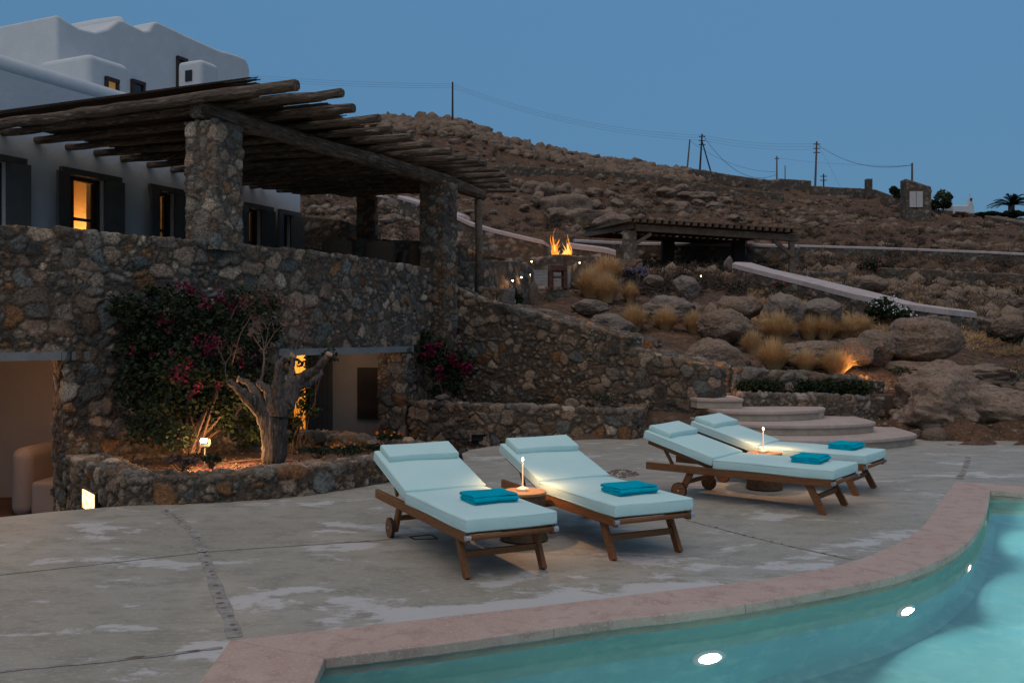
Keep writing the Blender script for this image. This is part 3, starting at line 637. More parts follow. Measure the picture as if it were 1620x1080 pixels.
# tier walls right of the steps
LT = [(1172, 14.75, 622), (1230, 14.85, 624), (1300, 14.8, 626), (1345, 14.7, 628), (1400, 15.0, 631)]
a, za = pathof(LT); lt = stonify('garden_wall', wallq(a, 0, za, .3), .025, .2, .045, M['stone'], seed=41, pal=PALW); tag(lt, 'lowest rubble garden wall just above the curved steps', 'stone wall')
UT = [(1158, 15.6, 582), (1230, 15.7, 588), (1290, 15.7, 592), (1345, 15.6, 599), (1398, 15.7, 604)]
a, za = pathof(UT); ut = stonify('garden_wall', wallq(a, .3, za, .35), .03, .28, .06, M['stone'], seed=43, pal=PALW); tag(ut, 'upper low rubble wall behind the dark ground cover and below the grass tufts', 'stone wall')
m = MB(); m.prism([(3.55, 15.0), (6.3, 15.15), (6.5, 15.9), (3.4, 15.9)], 0, .6); tag(m.build('garden_bed', M['soil']), kind='structure')
# ------------------------------------------------------------------ planters
def planter(name, path, zt, z0, th, soilz, soilpoly, lab, seed, mw_=.21):
    a = [(x, y) for x, y in path]
    r = empty(name, (a[len(a) // 2][0], a[len(a) // 2][1], 0), label=lab, cat='planter'); o_ = Vector(r.location)
    s = stonify('stonework', wallq(a, z0, zt, th), .02, mw_, .045, M['stone'], seed=seed); s.parent = r; s.location = -o_
    rr = random.Random(seed); P_ = np.array(soilpoly); x0, y0 = P_.min(0); x1, y1 = P_.max(0)
    from mathutils.geometry import intersect_point_line
    m = MB(); m.prism([(x - o_.x, y - o_.y) for x, y in soilpoly], z0 + .1, soilz); m.build('soil', M['soil'], r)
    return r
PF = smooth2([(-5.05, 10.42), (-4.2, 9.35), (-3.58, 8.58)], 0)[:-1] + smooth2([(-3.62, 8.62), (-2.87, 8.74), (-2.16, 9.05), (-1.46, 9.78), (-.98, 10.7), (-.72, 11.5), (-.9, 12.0), (-1.5, 12.12), (-3.1, 12.95)], 2)
ztp = [float(np.interp(x + y * .3, [-1.9, -1.0, .3, 1.5, 2.8], [.22, .23, .26, .26, .17])) for x, y in PF]
planter('planter', PF, ztp, -.8, .36, .1, [(-4.95, 10.5), (-4.1, 9.5), (-3.45, 8.8), (-2.9, 8.95), (-2.3, 9.2), (-1.7, 9.9), (-1.25, 10.8), (-1.0, 11.5), (-1.6, 11.85), (-3.0, 12.7)], 'low stone planter curving around the pruned tree and bougainvillea', 51)
W2 = [(648, 15.5, 636), (690, 15.2, 638), (730, 14.9, 641), (800, 14.6, 643), (860, 14.4, 645), (920, 14.25, 647), (970, 14.15, 649), (1000, 14.1, 651), (1016, 14.3, 648), (1024, 15.0, 641)]
a, za = pathof(W2)
w2 = planter('planter', a, za, -.8, .32, .36, [(a[i][0], a[i][1] + .15) for i in range(8)] + [(2.1, 15.3), (1.0, 16.1), (0, 17), (-1.4, 17), (-1.7, 16.1)], 'low curved stone bed at the foot of the stair wall behind the front loungers', 53, .23)
# niche in bed wall
pp = at(757, 691, 14.78); drain_front(pp + Vector((0, -.06, 0)), Vector((.2, -.98, 0)).normalized(), .24, .1, 'wide low drain opening in the curved bed wall', .12)
P_bk = list(bk)
# ------------------------------------------------------------------ villa
D2 = Vector((.41, .912)).normalized(); N2 = Vector((D2.y, -D2.x)); P1 = Vector((-3.7, 11.4))
def hp(s, n, z=0): q = P1 + D2 * s + N2 * n; return Vector((q.x, q.y, z))
def s_of(px, n):  # wall coordinate where picture column px meets plane n
    k = (px - CX) / F; q = P1 + N2 * n; return (q.x - k * q.y) / (k * D2.y - D2.x)
def z_of(px, py, n): s = s_of(px, n); Y = hp(s, n).y; return H - (py - HY) * Y / F
villa = empty('villa', hp(4, -7, 2.2), label='whitewashed villa with rounded parapets and shuttered doors behind the pergola', cat='house')
VI = Vector(villa.location)
def vb(m, name, mt, parent=villa, **k):
    off = VI if parent is villa else VI
    m.v = [tuple(Vector(v) - VI) for v in m.v]; return m.build(name, mt, parent, **k)
NW = -4.82; S1e = s_of(475, NW)
# doors: outer left px, glass left, glass right, outer right
DO = [(-75, -48, 8, 36, 246), (95, 107, 163, 187, 262), (235, 250, 274, 297, 289), (386, 391, 411, 428, 297), (440, 446, 458, 472, 305)]
doors = []
for l, a, b, r_, yt in DO: doors.append((s_of(l, NW), s_of(a, NW), s_of(b, NW), s_of(r_, NW)))
ZF, ZD, ZW = 2.25, 4.25, 5.72
m = MB(); S0 = -9.0; cur = S0
def wallbox(s0, s1, z0, z1, n0=NW, n1=NW - .4): m.hexa([hp(s0, n1, z0), hp(s0, n0, z0), hp(s1, n0, z0), hp(s1, n1, z0), hp(s0, n1, z1), hp(s0, n0, z1), hp(s1, n0, z1), hp(s1, n1, z1)])
for k_, (l, a, b, r_) in enumerate(doors):
    wallbox(cur, a, ZF - .3, ZD); cur = b
wallbox(cur, S1e, ZF - .3, ZD); wallbox(S0, S1e, ZD, ZW)
vb(m, 'wall', M['white'], bevel=0)
# rounded parapet roll on the front wall, end wall, back
m = MB(); m.tube([hp(S0, NW - .2, ZW), hp(S1e - .2, NW - .2, ZW)], .215, 14); vb(m, 'parapet', M['white'], smooth=True)
m = MB(); wallbox(S1e - .4, S1e - .001, ZF - .3, ZW - .02, NW - .4, NW - 6); wallbox(S0, S1e - .01, 5.2, 5.4, NW - .4, NW - 9)
vb(m, 'roof', M['white'])
# lit room behind the doors
m = MB(); n1, n2 = NW - .41, NW - 4.2
m.add([hp(S0, n2, ZF), hp(S1e - .45, n2, ZF), hp(S1e - .45, n2, 5.1), hp(S0, n2, 5.1)], [(0, 1, 2, 3)])
m.add([hp(S0, n1, ZF), hp(S1e - .45, n1, ZF), hp(S1e - .45, n2, ZF), hp(S0, n2, ZF)], [(0, 1, 2, 3)])
m.add([hp(S0, n1, 5.1), hp(S1e - .45, n1, 5.1), hp(S1e - .45, n2, 5.1), hp(S0, n2, 5.1)], [(0, 1, 2, 3)])
for s in (S0 + .5, s_of(205, NW), s_of(345, NW), s_of(436, NW) , S1e - .45): m.add([hp(s, n1, ZF), hp(s, n2, ZF), hp(s, n2, 5.1), hp(s, n1, 5.1)], [(0, 1, 2, 3)])
vb(m, 'interior', M['litwall'])
for k_, (l, a, b, r_) in enumerate(doors):
    # frame
    m = MB(); w_ = .07; nf = NW - .12
    for s in (a + w_ / 2, b - w_ / 2): m.bar(hp(s, nf, ZF), hp(s, nf, ZD), .09, w_, up=(D2.x, D2.y, 0))
    m.bar(hp(a, nf, ZD - .035), hp(b, nf, ZD - .035), .09, .07)
    fr = vb(m, 'door_frame', M['frame'])
    m = MB(); mid = (a + b) / 2
    for s in (a + (b - a) * .27, b - .09): m.bar(hp(s, nf - .02, ZF), hp(s, nf - .02, ZD - .07), .045, .055, up=(D2.x, D2.y, 0))
    m.bar(hp(a + .08, nf - .02, 3.55), hp(b - .08, nf - .02, 3.55), .04, .05); m.bar(hp(a + .08, nf - .02, 2.5), hp(b - .08, nf - .02, 2.5), .04, .1)
    ca = vb(m, 'casement', M['frame'])
    m = MB(); m.add([hp(a + .07, nf - .02, ZF), hp(b - .07, nf - .02, ZF), hp(b - .07, nf - .02, ZD - .06), hp(a + .07, nf - .02, ZD - .06)], [(0, 1, 2, 3)]); vb(m, 'door_glass', M['glass'])
    m = MB(); m.bar(hp(l - .02, NW + .035, ZD + .05), hp(r_ + .02, NW + .035, ZD + .05), .09, .1); vb(m, 'door_lintel', M['shutter'])
    for s0, s1, ang in ((l, a, 22), (b, r_, 14)):
        m = MB(); L_ = max(.35, (s1 - s0)); hs = a if s0 == l else b; sg = -1 if s0 == l else 1
        e_ = hp(hs + sg * L_ * .97, NW + .05 + L_ * math.sin(R(ang)), 0); h_ = hp(hs, NW + .03, 0)
        d = (e_ - h_); nn = Vector((d.y, -d.x, 0)).normalized() * .022
        m.hexa([v + Vector((0, 0, z)) for z in (ZF + .02, ZD) for v in (h_ - nn, h_ + nn, e_ + nn, e_ - nn)])
        for q in range(1, 5): 
            v = h_ + d * q / 5; m.bar(v + Vector((0, 0, ZF + .1)), v + Vector((0, 0, ZD - .1)), .05, .006, up=tuple(d.normalized()))
        vb(m, 'shutter', M['shutter'], bevel=.003)
    if k_ in (1, 2, 3): 
        m = MB(); 
        for q in range(26):  # hanging curtain folds
            s = b - .12 - (b - a) * .5 * q / 25; m.bar(hp(s, n1 - .25 + .035 * math.sin(q * 1.3), ZF + .02), hp(s, n1 - .25 + .035 * math.sin(q * 1.3), 3.7), .03, .035)
        vb(m, 'curtain', M['litwall'])
for px, e_ in ((150, 42), (275, 40), (405, 36)):
    s = s_of(px, NW) + .3; p = hp(s, NW - 1.2, 3.3); point('room lamp', p, e_, (1, .52, .17), .12)
m = MB(); m.lathe([(.001, .16), (.05, .15), (.1, -.05), (.1, -.07), (.001, -.07)], hp(s_of(118, NW), NW - .9, 3.55), 14); m.tube([hp(s_of(118, NW), NW - .9, 3.7), hp(s_of(118, NW), NW - .9, 5.0)], .006, 5); vb(m, 'hanging_lamp', M['warmlamp2'] if 'warmlamp2' in M else M.setdefault('warmlamp2', mat('orange lamp shade', (1, .5, .2), .5, emit=(1, .42, .1), es=3)))
# upper block with stepped, rounded parapets: profile extruded along -n
def block(name, n0, n1, prof, zb, bev=.22, parent=villa):
    """prof: [(s,z)] roof line from near to far"""
    m = MB(); k = len(prof); f = [hp(prof[0][0], n0, zb)] + [hp(s, n0, z) for s, z in prof] + [hp(prof[-1][0], n0, zb)]
    g_ = [hp(prof[0][0], n1, zb)] + [hp(s, n1, z) for s, z in prof] + [hp(prof[-1][0], n1, zb)]; q = len(f)
    m.add(f + g_, [tuple(range(q)), tuple(range(2 * q - 1, q - 1, -1))] + [(i, q + i, q + (i + 1) % q, (i + 1) % q) for i in range(q)])
    o = vb(m, name, M['white'], parent, bevel=bev, seg=5); o.modifiers['b'].angle_limit = R(25)
    bm = bmesh.new(); bm.from_mesh(o.data); bmesh.ops.recalc_face_normals(bm, faces=bm.faces); bm.to_mesh(o.data); bm.free()
    o.data.polygons.foreach_set('use_smooth', [True] * len(o.data.polygons)); 
    wn = o.modifiers.new('w', 'WEIGHTED_NORMAL'); return o
cx0 = Vector((-8.44, 17.0)); NB = (cx0 - P1).dot(N2); SB = (cx0 - P1).dot(D2)
pr = [(90, 22), (100, 28), (125, 44), (150, 50), (170, 45), (188, 31), (196, 32), (215, 42), (228, 48), (236, 47), (243, 35), (250, 34), (300, 58), (345, 78), (376, 87), (388, 92), (393, 99), (396, 112)]
block('upper_storey', NB, NB - 3.8, [(s_of(px, NB), z_of(px, y, NB)) for px, y in pr], 4.9, .2)
# rear parapets seen above the dips
block('upper_storey', NB - .9, NB - 3.0, [(s_of(150, NB - .9), z_of(150, 30, NB - .9)), (s_of(205, NB - .9), z_of(205, 30, NB - .9) + .1)], 5.5, .2)
# lower projecting bay
NBY = NB + 1.0; a = s_of(140, NBY); b = s_of(206, NBY)
block('bay', NBY, NB - .3, [(a, z_of(140, 83, NBY)), (b, z_of(206, 104, NBY) + .0)], 4.9, .12)
def smallwin(l, r_, t, b_, n, lit, name='window'):
    m = MB(); s0, s1 = s_of(l, n), s_of(r_, n); z1 = z_of((l + r_) / 2, t, n); z0 = z_of((l + r_) / 2, b_, n)
    for s in (s0, s1): m.bar(hp(s, n + .0, z0), hp(s, n + .0, z1), .1, .06, up=(D2.x, D2.y, 0))
    m.bar(hp(s0 - .03, n + .0, z1), hp(s1 + .03, n + .0, z1), .12, .07)
    o = vb(m, name, M['frame'])
    m = MB(); m.add([hp(s0, n + .012, z0), hp(s1, n + .012, z0), hp(s1, n + .012, z1), hp(s0, n + .012, z1)], [(0, 1, 2, 3)]); k = vb(m, 'pane', lit, o)
    return o
M['litpane'] = mat('lit pane', (.4, .2, .05), .3, emit=(1, .5, .12), es=.16); M['darkpane'] = mat('dark pane', (.02, .02, .025), .15, spec=.6)
smallwin(167, 184, 127, 150, NBY, M['litpane']); smallwin(209, 226, 131, 150, NB + .02, M['darkpane']); smallwin(280, 293, 94, 150, NB, M['darkpane'])
m = MB(); s0, s1 = s_of(279, NB), s_of(288, NB); m.bar(hp((s0 + s1) / 2, NB + .06, 4.9), hp((s0 + s1) / 2, NB + .06, z_of(284, 111, NB)), .05, s1 - s0, up=(D2.x, D2.y, 0)); vb(m, 'shutter', M['shutter'])
# chimney
NC = NB + 1.7; s0, s1 = s_of(318, NC), s_of(347, NC); zc = z_of(330, 97, NC)
nl = NC - .62
m = MB(); hs = [hp(s0, nl, 5), hp(s0, NC, 5), hp(s1, NC, 5), hp(s1, nl, 5)]; m.hexa(hs + [v + Vector((0, 0, zc - 5)) for v in hs])
ch = vb(m, 'chimney', M['white'], bevel=.09, seg=4)
m = MB(); hs = [hp(s0 - .012, nl + .22, zc - .42), hp(s0 - .012, nl + .40, zc - .42), hp(s0 - .012, nl + .40, zc - .2), hp(s0 - .012, nl + .22, zc - .2)]
m.add([v for v in hs], [(0, 1, 2, 3)]); vb(m, 'smoke_hole', M['black'], ch)
# terrace floor
m = MB(); fp = [(-14, 11.5)] + [(x, y) for x, y in bk[2:]] + [(-1.2, 18.6), (1, 22), (-4, 27), (-12, 30), (-16, 20)]
m.prism(fp, 2.0, 2.25); tag(m.build('terrace_floor', M['deck']), kind='structure')
# ------------------------------------------------------------------ stone pillars
def pillar(c, wd, z0, z1, seed, lab, rz, col=1., grp=None):
    o = stonify('stone_pillar', boxq((0, 0), wd, wd, 0, z1 - z0, rz), .018, .2, .022, M['stone'], seed=seed, bright=col); o.location = (c[0], c[1], z0)
    tag(o, lab, 'pillar', grp); return o
RZ = math.atan2(D2.y, D2.x)
pc = Vector(((339 - CX) / F * 12.05, 12.05)); pillar(pc, .50, 2.7, 4.36, 61, 'nearest square stone pillar, left, carrying the near end of the pergola beam', RZ, 1.35)
pc2 = Vector(((694 - CX) / F * 16.9, 16.9)); pillar(pc2, .50, -.4, 4.38, 62, 'square stone pillar at the corner of the terrace wall under the middle of the pergola', RZ)
pc3 = Vector(((581 - CX) / F * 20.0, 20.0)); pillar(pc3, .38, 2.0, 4.62, 63, 'slim stone pillar at the back of the terrace under the far end of the pergola', 0)
# ------------------------------------------------------------------ pergola
pg = empty('pergola', (pc.x, pc.y, 4.4), label='large timber pergola of rough log rafters with reed matting over the terrace', cat='pergola')
PO = Vector(pg.location)
def log(p0, p1, r, name, mt, seed, sq=1., n=8):
    rr = random.Random(seed); p0 = Vector(p0) - PO; p1 = Vector(p1) - PO; L = (p1 - p0).length; k = max(4, int(L / .35)); pts = []; rad = []
    for i in range(k + 1):
        t = i / k; pts.append(p0.lerp(p1, t) + Vector((rr.uniform(-1, 1), rr.uniform(-1, 1), rr.uniform(-1, 1))) * .012); rad.append(r * rr.uniform(.93, 1.07))
    m = MB(); ring = []; vs = []
    d_ = (p1 - p0).normalized(); sd_ = d_.cross(Vector((0, 0, 1))).normalized(); up_ = sd_.cross(d_)
    for q_, r_ in zip(pts, rad):
        a_ = rr.uniform(-.05, .05)
        for x_, z_ in ((-1, -.45), (-.5, -1), (.5, -1), (1, -.45), (1, .55), (.55, 1), (-.55, 1), (-1, .55)): vs.append(q_ + sd_ * r_ * (x_ + a_ * z_) * rr.uniform(.9, 1.06) + up_ * r_ * sq * (z_ - a_ * x_) * rr.uniform(.9, 1.06))
    K_ = len(pts); m.add(vs, [(8 * i_ + j_, 8 * i_ + (j_ + 1) % 8, 8 * (i_ + 1) + (j_ + 1) % 8, 8 * (i_ + 1) + j_) for i_ in range(K_ - 1) for j_ in range(8)] + [tuple(range(7, -1, -1)), tuple(8 * (K_ - 1) + j_ for j_ in range(8))])
    return m.build(name, mt, pg, bevel=.012, seg=2)
bd = (Vector(((757 - CX) / F * 18.3, 18.3)) - pc); bd.normalize()
A = pc - bd * .32; B = pc2 + bd * .15; C_ = Vector(((764 - CX) / F * 18.6, 18.6))
log((A.x, A.y, 4.49), (B.x, B.y, 4.47), .11, 'main_beam', M['mainbeam'], 1, 1.05); log((B.x - bd.x * .3, B.y - bd.y * .3, 4.50), (C_.x, C_.y, 4.42), .105, 'main_beam', M['mainbeam'], 2, 1.05)
ENDS = [(469, 135), (541, 147), (561, 170), (602, 188), (620, 205), (651, 217), (683, 228), (714, 238), (738, 248), (758, 252), (768, 259), (791, 267), (800, 276), (805, 285), (808, 293), (816, 300)]
ZR = 4.67
YE = [F * (ZR - H) / (HY - y) for x, y in ENDS]
for i, (x, y) in enumerate(ENDS):
    e_ = at(x, y, YE[i] if i > 0 else 11.05); 
    if i <= 8: s = s_of([-85, 4, 58, 107, 152, 194, 235, 272, 300][i], NW + .0); q = hp(s, NW - .1, ZR + .02)
    else: 
        t = (i - 9) / 6; q = hp(s_of(330, NW) + t * 1.2, NW + .1 + t * .4, ZR + .05); q = at([330, 350, 372, 394, 415, 438, 462][i - 9], [283, 287, 291, 294, 297, 300, 303][i - 9], F * (ZR + .06 - H) / (HY - [283, 287, 291, 294, 297, 300, 303][i - 9]))
    if i == 0: q = hp(s_of(-85, NW) - .0, NW - .1, ZR + .02); q = e_ + (hp(0, -6) - hp(0, 0)) * 1.0 + Vector((0, 0, .02)); 
    log(q, e_, [.068, .061, .066, .059, .063][i % 5] if i else .075, 'rafter', M['rafterwood'], 10 + i, .9)
for i in range(1, 9):  # rafters reaching in front of the frame edge on the left are part of the same row
    pass
# reed mat lying on the rafters
def matz(n): return ZR + .12
m = MB(); rr = random.Random(4); nj = 300
s_a = .12; s_b = 8.9
for k in range(620):
    s = s_a + (s_b - s_a) * (k + rr.uniform(-.4, .4)) / 620
    nE = float(np.interp(s, [0, .6, 1.4, 2.6, 5, 7, 8.9], [.55, .15, .5, .15, .1, .0, -.5])) + rr.uniform(-.15, .18)
    nS = -4.6 if s < 6.5 else -4.6 + (s - 6.5) * .3
    z = ZR + .082 + rr.uniform(0, .04)
    m.tube([hp(s, nS, z + .04) - PO, hp(s + rr.uniform(-.03, .03), nE, z) - PO], .008, 3, cap=False)
m.build('reed_mat', M['reed'], pg)
m = MB(); m.add([hp(s_a, -4.6, ZR + .12) - PO, hp(s_a, .0, ZR + .115) - PO, hp(s_b, -.6, ZR + .115) - PO, hp(s_b, -4.1, ZR + .12) - PO], [(0, 1, 2, 3)])
o = m.build('reed_backing', M['reed'], pg); sm = o.modifiers.new('s', 'SOLIDIFY'); sm.thickness = .012
# timber post
pp = Vector(((757 - CX) / F * 18.3, 18.3)); m = MB(); rr = random.Random(8)
m.tube([(0, 0, 0), (.01, 0, 1), (-.005, .01, 2.0)], [.085, .075, .08], 8, jit=.06, rng=rr); o = m.build('timber_post', M['oldwood'], None, smooth=True); o.location = (pp.x, pp.y, 2.3); tag(o, 'slender timber post under the far end of the pergola beam', 'post')
# ------------------------------------------------------------------ terrace back walls and furniture
def fwall(L, z0, th, lab, seed, res=.04, sp=.24, amp=.04, pal=PAL, name='stone_wall', br=1.):
    a, za = pathof(L); o = stonify(name, wallq(a, z0, za, th), res, sp, amp, M['stone'], seed=seed, pal=pal, bright=br); return tag(o, lab, 'stone wall')
fwall([(470, 21.2, 341), (500, 21, 344), (540, 21, 349), (575, 21.3, 358), (602, 21.6, 360)], 2, .4, 'stepped stone wall at the back of the terrace beside the villa corner', 71)
fwall([(545, 19.4, 380), (600, 19.6, 380), (660, 19.6, 381), (690, 19.4, 384), (722, 19, 388)], 2, .35, 'lower stone wall behind the wicker chairs', 72)
fwall([(716, 18.6, 414), (740, 18.8, 415), (765, 19.4, 416), (790, 20.2, 413), (815, 21, 414), (832, 22, 418), (842, 23.2, 424), (843, 25, 428)], 1.5, .4, 'curved stone retaining wall right of the timber post beside the lit steps', 73)
def chair(px, py, Y, rz, lab):
    p = at(px, py, Y); r = empty('wicker_chair', (p.x, p.y, 2.25), rz, lab, 'chair', 'wicker chairs on the upper terrace')
    m = MB(); 
    vs = []; K = 9
    for i in range(K):
        x = -.27 + .54 * i / (K - 1)
        for j in range(6):
            z = .42 + .64 * j / 5; y = .22 + .10 * (j / 5) ** 1.5 - .10 * (abs(x) / .27) ** 2; vs.append((x, y, z + (.0 if j < 5 else -.04 * (abs(x) / .27) ** 2)))
    m.add(vs, [(i * 6 + j, (i + 1) * 6 + j, (i + 1) * 6 + j + 1, i * 6 + j + 1) for i in range(K - 1) for j in range(5)])
    o = m.build('backrest', M['wicker'], r, smooth=True); s = o.modifiers.new('s', 'SOLIDIFY'); s.thickness = .035
    m = MB(); m.box((0, 0, .42), (.54, .48, .07)); m.build('seat', M['wicker'], r, bevel=.02)
    for sx in (-1, 1):
        m = MB(); m.tube([(sx * .27, -.2, .42), (sx * .28, -.2, .64), (sx * .28, .2, .66)], .022, 8); m.build('armrest', M['wicker'], r, smooth=True)
        for sy in (-1, 1):
            m = MB(); m.tube([(sx * .24, sy * .2, 0), (sx * .24, sy * .2, .4)], .02, 8); m.build('leg', M['wicker'], r)
chair(541, 400, 16.6, 2.9, 'wicker armchair with a tall flat back, left of the terrace table')
chair(598, 404, 16.9, 3.4, 'wide wicker armchair seen from behind above the terrace wall')
chair(656, 408, 17.4, 3.9, 'wicker chair turned away close to the middle stone pillar')
chair(521, 402, 18.0, 1.2, 'small wicker chair half hidden nearest the villa corner')
chair(616, 408, 18.2, 5.0, 'wicker chair on the far side of the terrace table')
p = at(568, 400, 17.6); r = empty('terrace_table', (p.x, p.y, 2.25), .3, 'dark round table between the wicker chairs on the terrace', 'table')
m = MB(); m.lathe([(.001, .74), (.55, .74), (.56, .72), (.55, .70), (.001, .70)], n=32); m.build('tabletop', M['drywood'], r)
m = MB(); m.lathe([(.28, 0), (.28, .03), (.06, .06), (.05, .70)], n=20); m.build('base', M['drywood'], r)
# ------------------------------------------------------------------ loggias (lower rooms)
lg = empty('loggia', (-1.9, 17.5, -.75), label='dim plastered loggia with a lit yellow doorway under the middle of the terrace wall', cat='loggia'); LO = Vector(lg.location)
def lb(m, name, mt, root, ro, **k): m.v = [tuple(Vector(v) - ro) for v in m.v]; return m.build(name, mt, root, **k)
YB = 16.2
X = lambda px, Y: (px - CX) / F * Y
xd0, xd1 = X(458, YB), X(490, YB)
m = MB(); m.box(((X(492, YB) + X(625, YB)) / 2, YB + .1, .35), (X(625, YB) - X(492, YB), .2, 2.2)); m.box(((X(400, YB) + X(458, YB)) / 2, YB + .1, .35), (X(458, YB) - X(400, YB), .2, 2.2)); 
iw = [pxs.index(453) + k for k in range(5)]; m.prism([P_bk[k] for k in iw] + [(X(625, YB) + .1, YB + .1), (X(400, YB), YB + .1)], 1.41, 1.5); m.box((X(625, YB) + .1, 16.0, .35), (.2, .6, 2.2))
lb(m, 'wall', M['warmwhite'], lg, LO)
m = MB(); m.add([(xd0 - .6, YB + 2, -.75), (xd1 + .3, YB + 2, -.75), (xd1 + .3, YB + 2, 1.45), (xd0 - .6, YB + 2, 1.45)], [(0, 1, 2, 3)]); m.add([(xd0 - .6, YB + .2, -.75), (xd0 - .6, YB + 2, -.75), (xd0 - .6, YB + 2, 1.45), (xd0 - .6, YB + .2, 1.45)], [(0, 1, 2, 3)]); m.add([(xd1 + .3, YB + .2, -.75), (xd1 + .3, YB + 2, -.75), (xd1 + .3, YB + 2, 1.45), (xd1 + .3, YB + .2, 1.45)], [(0, 1, 2, 3)])
m.add([(xd0 - .6, YB + .2, -.74), (xd1 + .3, YB + .2, -.74), (xd1 + .3, YB + 2, -.74), (xd0 - .6, YB + 2, -.74)], [(0, 1, 2, 3)])
lb(m, 'lit_hall', M['litwall'], lg, LO); point('loggia light', (-2.6, 15.3, 1.2), 3.2, (1, .72, .5), .15); point('hall lamp', ((xd0 + xd1) / 2, YB + 1.2, 1.1), 60, (1, .60, .15), .1)  # the recess point light is an added soft fill without a fixture
m = MB(); 
for x in (xd0 + .03, xd1 - .03): m.box((x, YB + .02, .35), (.07, .12, 2.2))
m.box(((xd0 + xd1) / 2, YB + .02, 1.42), (xd1 - xd0, .12, .07)); m.box(((xd0 + xd1) / 2 + .02, YB + .02, .9), (xd1 - xd0 - .1, .05, .05)); lb(m, 'door_frame', M['frame'], lg, LO)
m = MB(); x0, x1 = X(491, YB), X(527, YB); m.box(((x0 + x1) / 2, YB - .06, .35), (x1 - x0, .05, 2.18)); 
for q in range(1, 5): m.box((x0 + (x1 - x0) * q / 5, YB - .088, .35), (.008, .01, 2.1))
lb(m, 'shutter', M['shutter'], lg, LO)
m = MB(); x0, x1 = X(566, YB), X(612, YB); z0, z1 = H - (662 - HY) * YB / F, H - (581 - HY) * YB / F; m.box(((x0 + x1) / 2, YB - .03, (z0 + z1) / 2), (x1 - x0, .05, z1 - z0))
for q in range(22): m.box(((x0 + x1) / 2, YB - .06, z0 + (z1 - z0) * (q + .5) / 22), (x1 - x0 - .12, .02, .018))
lb(m, 'window_shutter', M['frame'], lg, LO)
l2 = empty('loggia', (-6.5, 12.6, -.75), label='dim warm loggia with a built-in plaster seat at the left edge under the terrace wall', cat='loggia'); L2 = Vector(l2.location)
m = MB(); m.box((-7.4, 13.4, .35), (5.0, .2, 2.3)); m.box((-7.4, 12.2, 1.5), (5.0, 2.6, .1)); m.box((-4.75, 12.3, .35), (.2, 2.2, 2.2)); m.box((-9.8, 12.3, .35), (.2, 2.2, 2.2)); lb(m, 'wall', M['warmwhite'], l2, L2)
m = MB(); YS = 11.9; x0, x1, x2 = X(12, YS), X(46, YS), X(100, YS)
m.box(((x0 + x1) / 2, YS + .45, -.32), (x1 - x0, .9, .9)); lb(m, 'seat_arm', M['warmwhite'], l2, L2, bevel=.14, seg=6)
m = MB(); m.box(((x1 + x2) / 2, YS + .45, -.53), (x2 - x1, .86, .44)); lb(m, 'seat', M['warmwhite'], l2, L2, bevel=.05, seg=4)
m = MB(); m.box(((x1 + x2) / 2, YS + .95, -.33), (x2 - x1, .3, .88)); lb(m, 'backrest', M['warmwhite'], l2, L2, bevel=.06, seg=4)
point('loggia light', (-6.0, 11.15, 1.2), 20, (1, .56, .32), .2)
# ------------------------------------------------------------------ sun loungers
def cushion(L, W_, T, nx=1, name='seat_cushion', parent=None, loc=(0, 0, 0), tilt=0, puff=.006, bev=.018):
    me = bpy.data.meshes.new(name); bm = bmesh.new(); bmesh.ops.create_cube(bm, size=1)
    bmesh.ops.scale(bm, vec=(W_, L, T), verts=bm.verts); bmesh.ops.subdivide_edges(bm, edges=bm.edges, cuts=7, use_grid_fill=True)
    rr = random.Random(int(L * 1000)); ph = [rr.uniform(0, 6) for _ in range(4)]
    for v in bm.verts:
        fx, fy = 1 - (2 * v.co.x / W_) ** 2, 1 - (2 * v.co.y / L) ** 2
        if abs(v.co.z) > T * .49: v.co.z += math.copysign(puff * fx * fy, v.co.z) + .0035 * math.sin(9 * v.co.x + ph[0]) * math.sin(7 * v.co.y + ph[1])
        if abs(v.co.x) > W_ * .49: v.co.x += math.copysign(puff * .7 * (1 - (2 * v.co.z / T) ** 2), v.co.x) + .002 * math.sin(8 * v.co.y + ph[2])
        if abs(v.co.y) > L * .49: v.co.y += math.copysign(puff * .7 * (1 - (2 * v.co.z / T) ** 2), v.co.y) + .002 * math.sin(9 * v.co.x + ph[3])
    bm.to_mesh(me); bm.free(); o = link(name, me, M['cush'], parent, True); o.location = loc; o.rotation_euler = (tilt, 0, 0)
    b = o.modifiers.new('b', 'BEVEL'); b.width = bev; b.segments = 3; b.angle_limit = R(50); b.limit_method = 'ANGLE'
    m = MB(); a_, b_ = W_ / 2 - .006, L / 2 - .006
    for z_ in (T / 2 - .012, -T / 2 + .012):
        e_ = .0075; m.tube([(-a_ - e_, -b_, z_), (a_ + e_, -b_ - e_, z_)], .0035, 6); m.tube([(-a_ - e_, b_ + e_, z_), (a_ + e_, b_ + e_, z_)], .0035, 6); m.tube([(-a_ - e_, -b_ - e_, z_), (-a_ - e_, b_ + e_, z_)], .0035, 6); m.tube([(a_ + e_, -b_ - e_, z_), (a_ + e_, b_ + e_, z_)], .0035, 6)
    m.build('piping', M['cush'], o, smooth=True)
    return o
